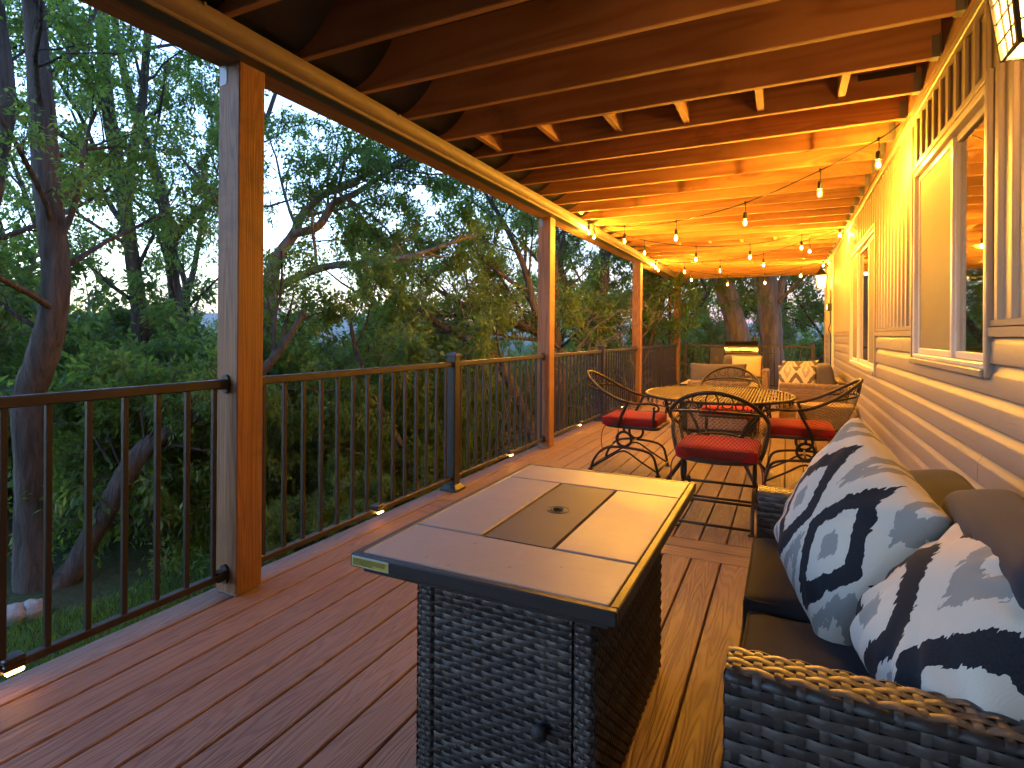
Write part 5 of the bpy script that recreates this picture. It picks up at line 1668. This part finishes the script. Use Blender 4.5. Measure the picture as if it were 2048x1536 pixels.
def zone(px):
    for lim, txt in ((-30, 'outside the left frame edge'), (60, 'at the left frame edge'), (130, 'behind the tall lawn tree'), (190, 'just right of the tall lawn tree'), (250, 'behind the leaning trunk'), (318, 'right of the leaning trunk'),
                     (380, 'behind the last balusters before the nearest wooden post'), (440, 'just left of the nearest wooden post'), (575, 'just right of the nearest wooden post'), (635, 'at the start of the second railing'),
                     (690, 'a third along the second railing'), (730, 'behind the middle of the second railing'), (790, 'past the middle of the second railing'), (850, 'above the rail light before the black post'), (905, 'just left of the nearest black post'),
                     (960, 'just right of the nearest black post'), (1005, 'behind the middle of the third railing'), (1060, 'near the end of the third railing'), (1095, 'just left of the second wooden post'), (1130, 'just right of the second wooden post'),
                     (1165, 'behind the fourth railing'), (1210, 'behind the left dining chair'), (1275, 'just left of the third wooden post'), (1310, 'just right of the third wooden post'), (1380, 'behind the farthest wooden post'),
                     (1440, 'left of the grill'), (1480, 'behind the grill'), (1530, 'between the two great trunks'), (1575, 'right of the upright great trunk')):
        if px < lim: return txt
    return 'beyond the far railing by the house' if px < 1650 else 'hidden behind the house corner'
wood = [(-150, 13, 1, .70), (70, 15, 0, .62), (220, 17, 2, .6), (340, 14, 1, .55), (440, 19, 0, .5), (570, 17, 2, .42), (690, 22, 1, .42), (1010, 21, 2, .55), (1125, 15, 0, .85), (1235, 13, 1, .95),
        (1300, 17, 2, 1.0), (1370, 19, 0, 1.0), (1420, 22, 1, 1.0), (1560, 21, 0, 1.0), (1640, 18, 2, 1.0), (880, 27, 0, .5),
        (30, 9.5, 3, .78), (165, 10.5, 3, .85), (310, 10.0, 3, .8), (415, 11.5, 3, .85), (590, 10.5, 3, .42), (860, 11, 3, .42), (960, 12.5, 3, .72), (1110, 11.5, 3, .85), (-90, 8.5, 3, .8)]
for i, (px, dep, k, sc) in enumerate(wood):
    q = at(px, 700, dep); z = float(gz(q[0], q[1]))
    sc *= wr_.uniform(.92, 1.08)
    lab = ['bright green woodland tree ', 'mid green woodland tree ', 'dark green woodland tree ', 'thin airy tree '][k] + zone(px)
    put(protos, used, k, q[0], q[1], z, sc, wr_.uniform(0, 6.28), lab, 'woodland trees behind the deck')

# shrubs
def shrub_proto(i, h, leafm, leafn, size, per, stems=8, kl=.55):
    rng = np.random.default_rng(300 + i); tr = []
    for s_ in range(stems):
        a = rng.uniform(0, 2 * PI); ln = rng.uniform(.15, .65)
        d = nvec(np.array([math.cos(a) * ln, math.sin(a) * ln, 1.0])); p = [np.array([math.cos(a) * .08, math.sin(a) * .08, -.1])]
        L = h * rng.uniform(.7, 1.05)
        for k in range(4):
            d = nvec(d + rng.normal(0, .12, 3)); p.append(p[-1] + d * L / 4)
        tr.append((np.array(p), np.linspace(.016, .005, 5), 8, kl, .12))
    return plant('shrub', 'x', 'shrub', tr, spec(max=2, leaf=leafn, kids=[8, 5, 0, 0], rcap=[.012, .010, .008, .006]), 400 + i, leafm, MAT['twig'], size=size, per=per, trunk_sides=5)
sh = [shrub_proto(0, 1.7, MAT['leaf_shrub'], 9, .065, 4), shrub_proto(1, 1.3, MAT['leaf'], 9, .06, 4), shrub_proto(2, 2.2, MAT['leaf_deep'], 9, .075, 4)]
ush = [False] * 3
sr = random.Random(5)
spots_s = []
for (px, dep, k, s) in [(20, 7.2, 0, 1.41), (110, 6.6, 1, 1.28), (200, 6.2, 0, 1.15), (285, 6.6, 2, 1.15), (345, 5.9, 1, 1.28), (400, 6.6, 0, 1.41), (455, 7.4, 2, 1.28), (150, 8.5, 2, 1.66), (330, 8.2, 0, 1.66), (500, 8.2, 1, 1.54),
                        (-60, 6.4, 2, 1.41), (560, 6.2, 0, .85), (610, 6.9, 1, 1.0), (660, 5.9, 1, .75), (715, 7.4, 0, 1.1), (770, 6.6, 1, .9), (820, 7.6, 2, 1.1), (880, 6.9, 0, 1.0), (930, 7.8, 1, 1.2), (985, 7.0, 0, 1.1),
                        (1040, 7.6, 1, 1.2), (1085, 8.6, 0, 1.3), (600, 9.5, 2, 1.3), (700, 10.5, 2, 1.3), (800, 10.5, 0, 1.4), (900, 11, 2, 1.4), (1000, 10, 0, 1.5), (1140, 9.2, 0, 1.3), (1180, 10.5, 1, 1.4), (1230, 11.5, 0, 1.4),
                        (1280, 13.5, 1, 1.5), (1320, 14.5, 0, 1.5), (1400, 16, 2, 1.5), (1450, 17, 0, 1.5), (1520, 17.5, 2, 1.5), (1600, 16.5, 0, 1.5), (1640, 17.5, 1, 1.6), (560, 5.0, 1, .5), (740, 5.6, 1, .5), (860, 6.2, 0, .6), (640, 5.2, 1, .45), (1010, 6.3, 1, .68)]:
    q = at(px, 760, dep)
    if q[1] < 14.6 and q[0] > -3.0 - 1.35 * s: q[0] = -3.0 - 1.35 * s - sr.uniform(0, .4)
    z = float(gz(q[0], q[1]))
    lab = ['bright leafy shrub ', 'pale green shrub ', 'dark green shrub '][k] + ('low ' if s < .7 else 'farther back ' if dep > 8 else '') + zone(px)
    put(sh, ush, k, q[0], q[1], z, s * sr.uniform(.85, 1.15), sr.uniform(0, 6.28), lab, 'shrubs on the bank')
# bare grey bushes behind the far railing
bare = []
for i in range(2):
    rng = np.random.default_rng(500 + i); tr = []
    for s_ in range(9):
        a = rng.uniform(0, 2 * PI); d = nvec(np.array([math.cos(a) * .6, math.sin(a) * .6, .9])); p = [np.zeros(3) + np.array([0, 0, -.1])]
        for k in range(6): d = nvec(d + rng.normal(0, .2, 3) - np.array([0, 0, .06])); p.append(p[-1] + d * .5)
        tr.append((np.array(p), np.linspace(.022, .006, 7), 9, .9, .1))
    bare.append(plant('bare_bush', 'x', 'bush', tr, spec(max=3, leaf=0, kids=[9, 5, 3, 0], wob=[.2, .25, .3, .3]), 600 + i, None, MAT['twig'], trunk_sides=5))
ub = [False] * 2
for i, (px, dep) in enumerate([(1390, 15.0), (1425, 16.5), (1500, 16.0), (1590, 15.5), (1630, 17), (1365, 14.2), (960, 9.5)]):
    q = at(px, 740, dep)
    put(bare, ub, i % 2, q[0], q[1], float(gz(q[0], q[1])), sr.uniform(.9, 1.3), sr.uniform(0, 6.28), 'tangle of bare grey twigs ' + zone(px), 'bare bushes')
# distant tree line in the valley
fp = []
for i in range(2):
    rng = np.random.default_rng(700 + i)
    p = [np.array([0, 0, -.5])]; d = np.array([0, 0, 1.0])
    for k in range(6): d = nvec(d + rng.normal(0, .08, 3)); p.append(p[-1] + d * 1.4)
    fp.append(plant('valley_tree', 'x', 'tree', [(np.array(p), np.linspace(.2, .04, 7), 16, 2.8, .1)], spec(max=2, leaf=16, kids=[14, 6, 0, 0]), 720 + i, MAT['leaf_deep'], MAT['bark'], size=.34, per=4))
uf = [False] * 2
for i in range(34):
    px = -200 + i * 62 + sr.uniform(-20, 20); dep = sr.uniform(34, 95)
    if px < 0 or px > 1650: continue
    q = at(px, 700, dep); z = float(gz(q[0], q[1]))
    top = sr.uniform(-1.0, 1.2) + (1.0 if px > 1150 or px < 450 else -.6)
    s = max(.55, (top - z) / 9.2)
    put(fp, uf, i % 2, q[0], q[1], z, s, sr.uniform(0, 6.28), 'distant tree in the valley ' + zone(px), 'distant valley trees')

# low leafy cover on the bank
n = 18000
x = nr_.uniform(-13, -2.6, n); y = nr_.uniform(1.0, 19, n)
k_ = ((-x * .75 + y * .66) > 5.2) & (np.hypot(x + 5.2, y - 2.5) > .6)
x, y = x[k_], y[k_]
hgt = np.abs(nr_.normal(0, .16, len(x))) * (0.5 + np.sin(x * 1.7) * np.cos(y * 1.3) * .5 + .5)
pos = np.stack([x, y, gz(x, y) + hgt], -1)
V, F3, tt = leaves(pos, np.tile(np.array([0, 0, .8]), (len(pos), 1)), nr_, .07, 3, droop=.2, spread=.8)
o = MB().add(V, None, F3, tint=tt).build('ground_cover', MAT['leaf_shrub'], None, tint=True, kind='stuff')
tag(o, 'low leafy ground cover on the bank below the deck', 'ground cover')
# stones by the foot of the lawn tree
def stone(c, s, seed, label):
    m = MB(); n1, n2 = 10, 14
    th = np.linspace(0, PI, n1); ph = np.linspace(0, 2 * PI, n2, endpoint=False)
    Pq = np.zeros((n2, n1, 3))
    for i, b in enumerate(ph):
        for j, a in enumerate(th):
            v = Vector((math.sin(a) * math.cos(b), math.sin(a) * math.sin(b), math.cos(a)))
            k = 1 + .35 * mnoise.noise(v * 1.6 + Vector((seed, 0, 0)))
            Pq[i, j] = np.array(v) * k * np.array(s)
    m.grid(Pq, closed_u=True)
    o = m.build('stone', MAT['rock'], None, smooth=True, loc=c)
    tag(o, label, 'stone', 'stones at the tree foot')
for i, (px, py, s, l) in enumerate([(68, 1222, (.11, .09, .08), 'pale stone by the foot of the lawn tree'), (22, 1232, (.13, .1, .07), 'dark stone at the left edge by the lawn tree')]):
    d_ = at(px, py, 1.0) - CAMP; tq = (-.92 + .03 - CAM_H) / d_[2]; q = CAMP + d_ * tq
    stone((q[0], q[1], float(gz(q[0], q[1])) + .035), s, i * 3.3, l)

# evening air: hills far off fade to blue
if HAZE > 0:
    hz = MB().box(-2700, 2700, -2700, 2700, -40, 120).build('haze', haze_mat(), None, kind='stuff')
    tag(hz, 'thin blue evening haze over the valley and hills', 'haze')
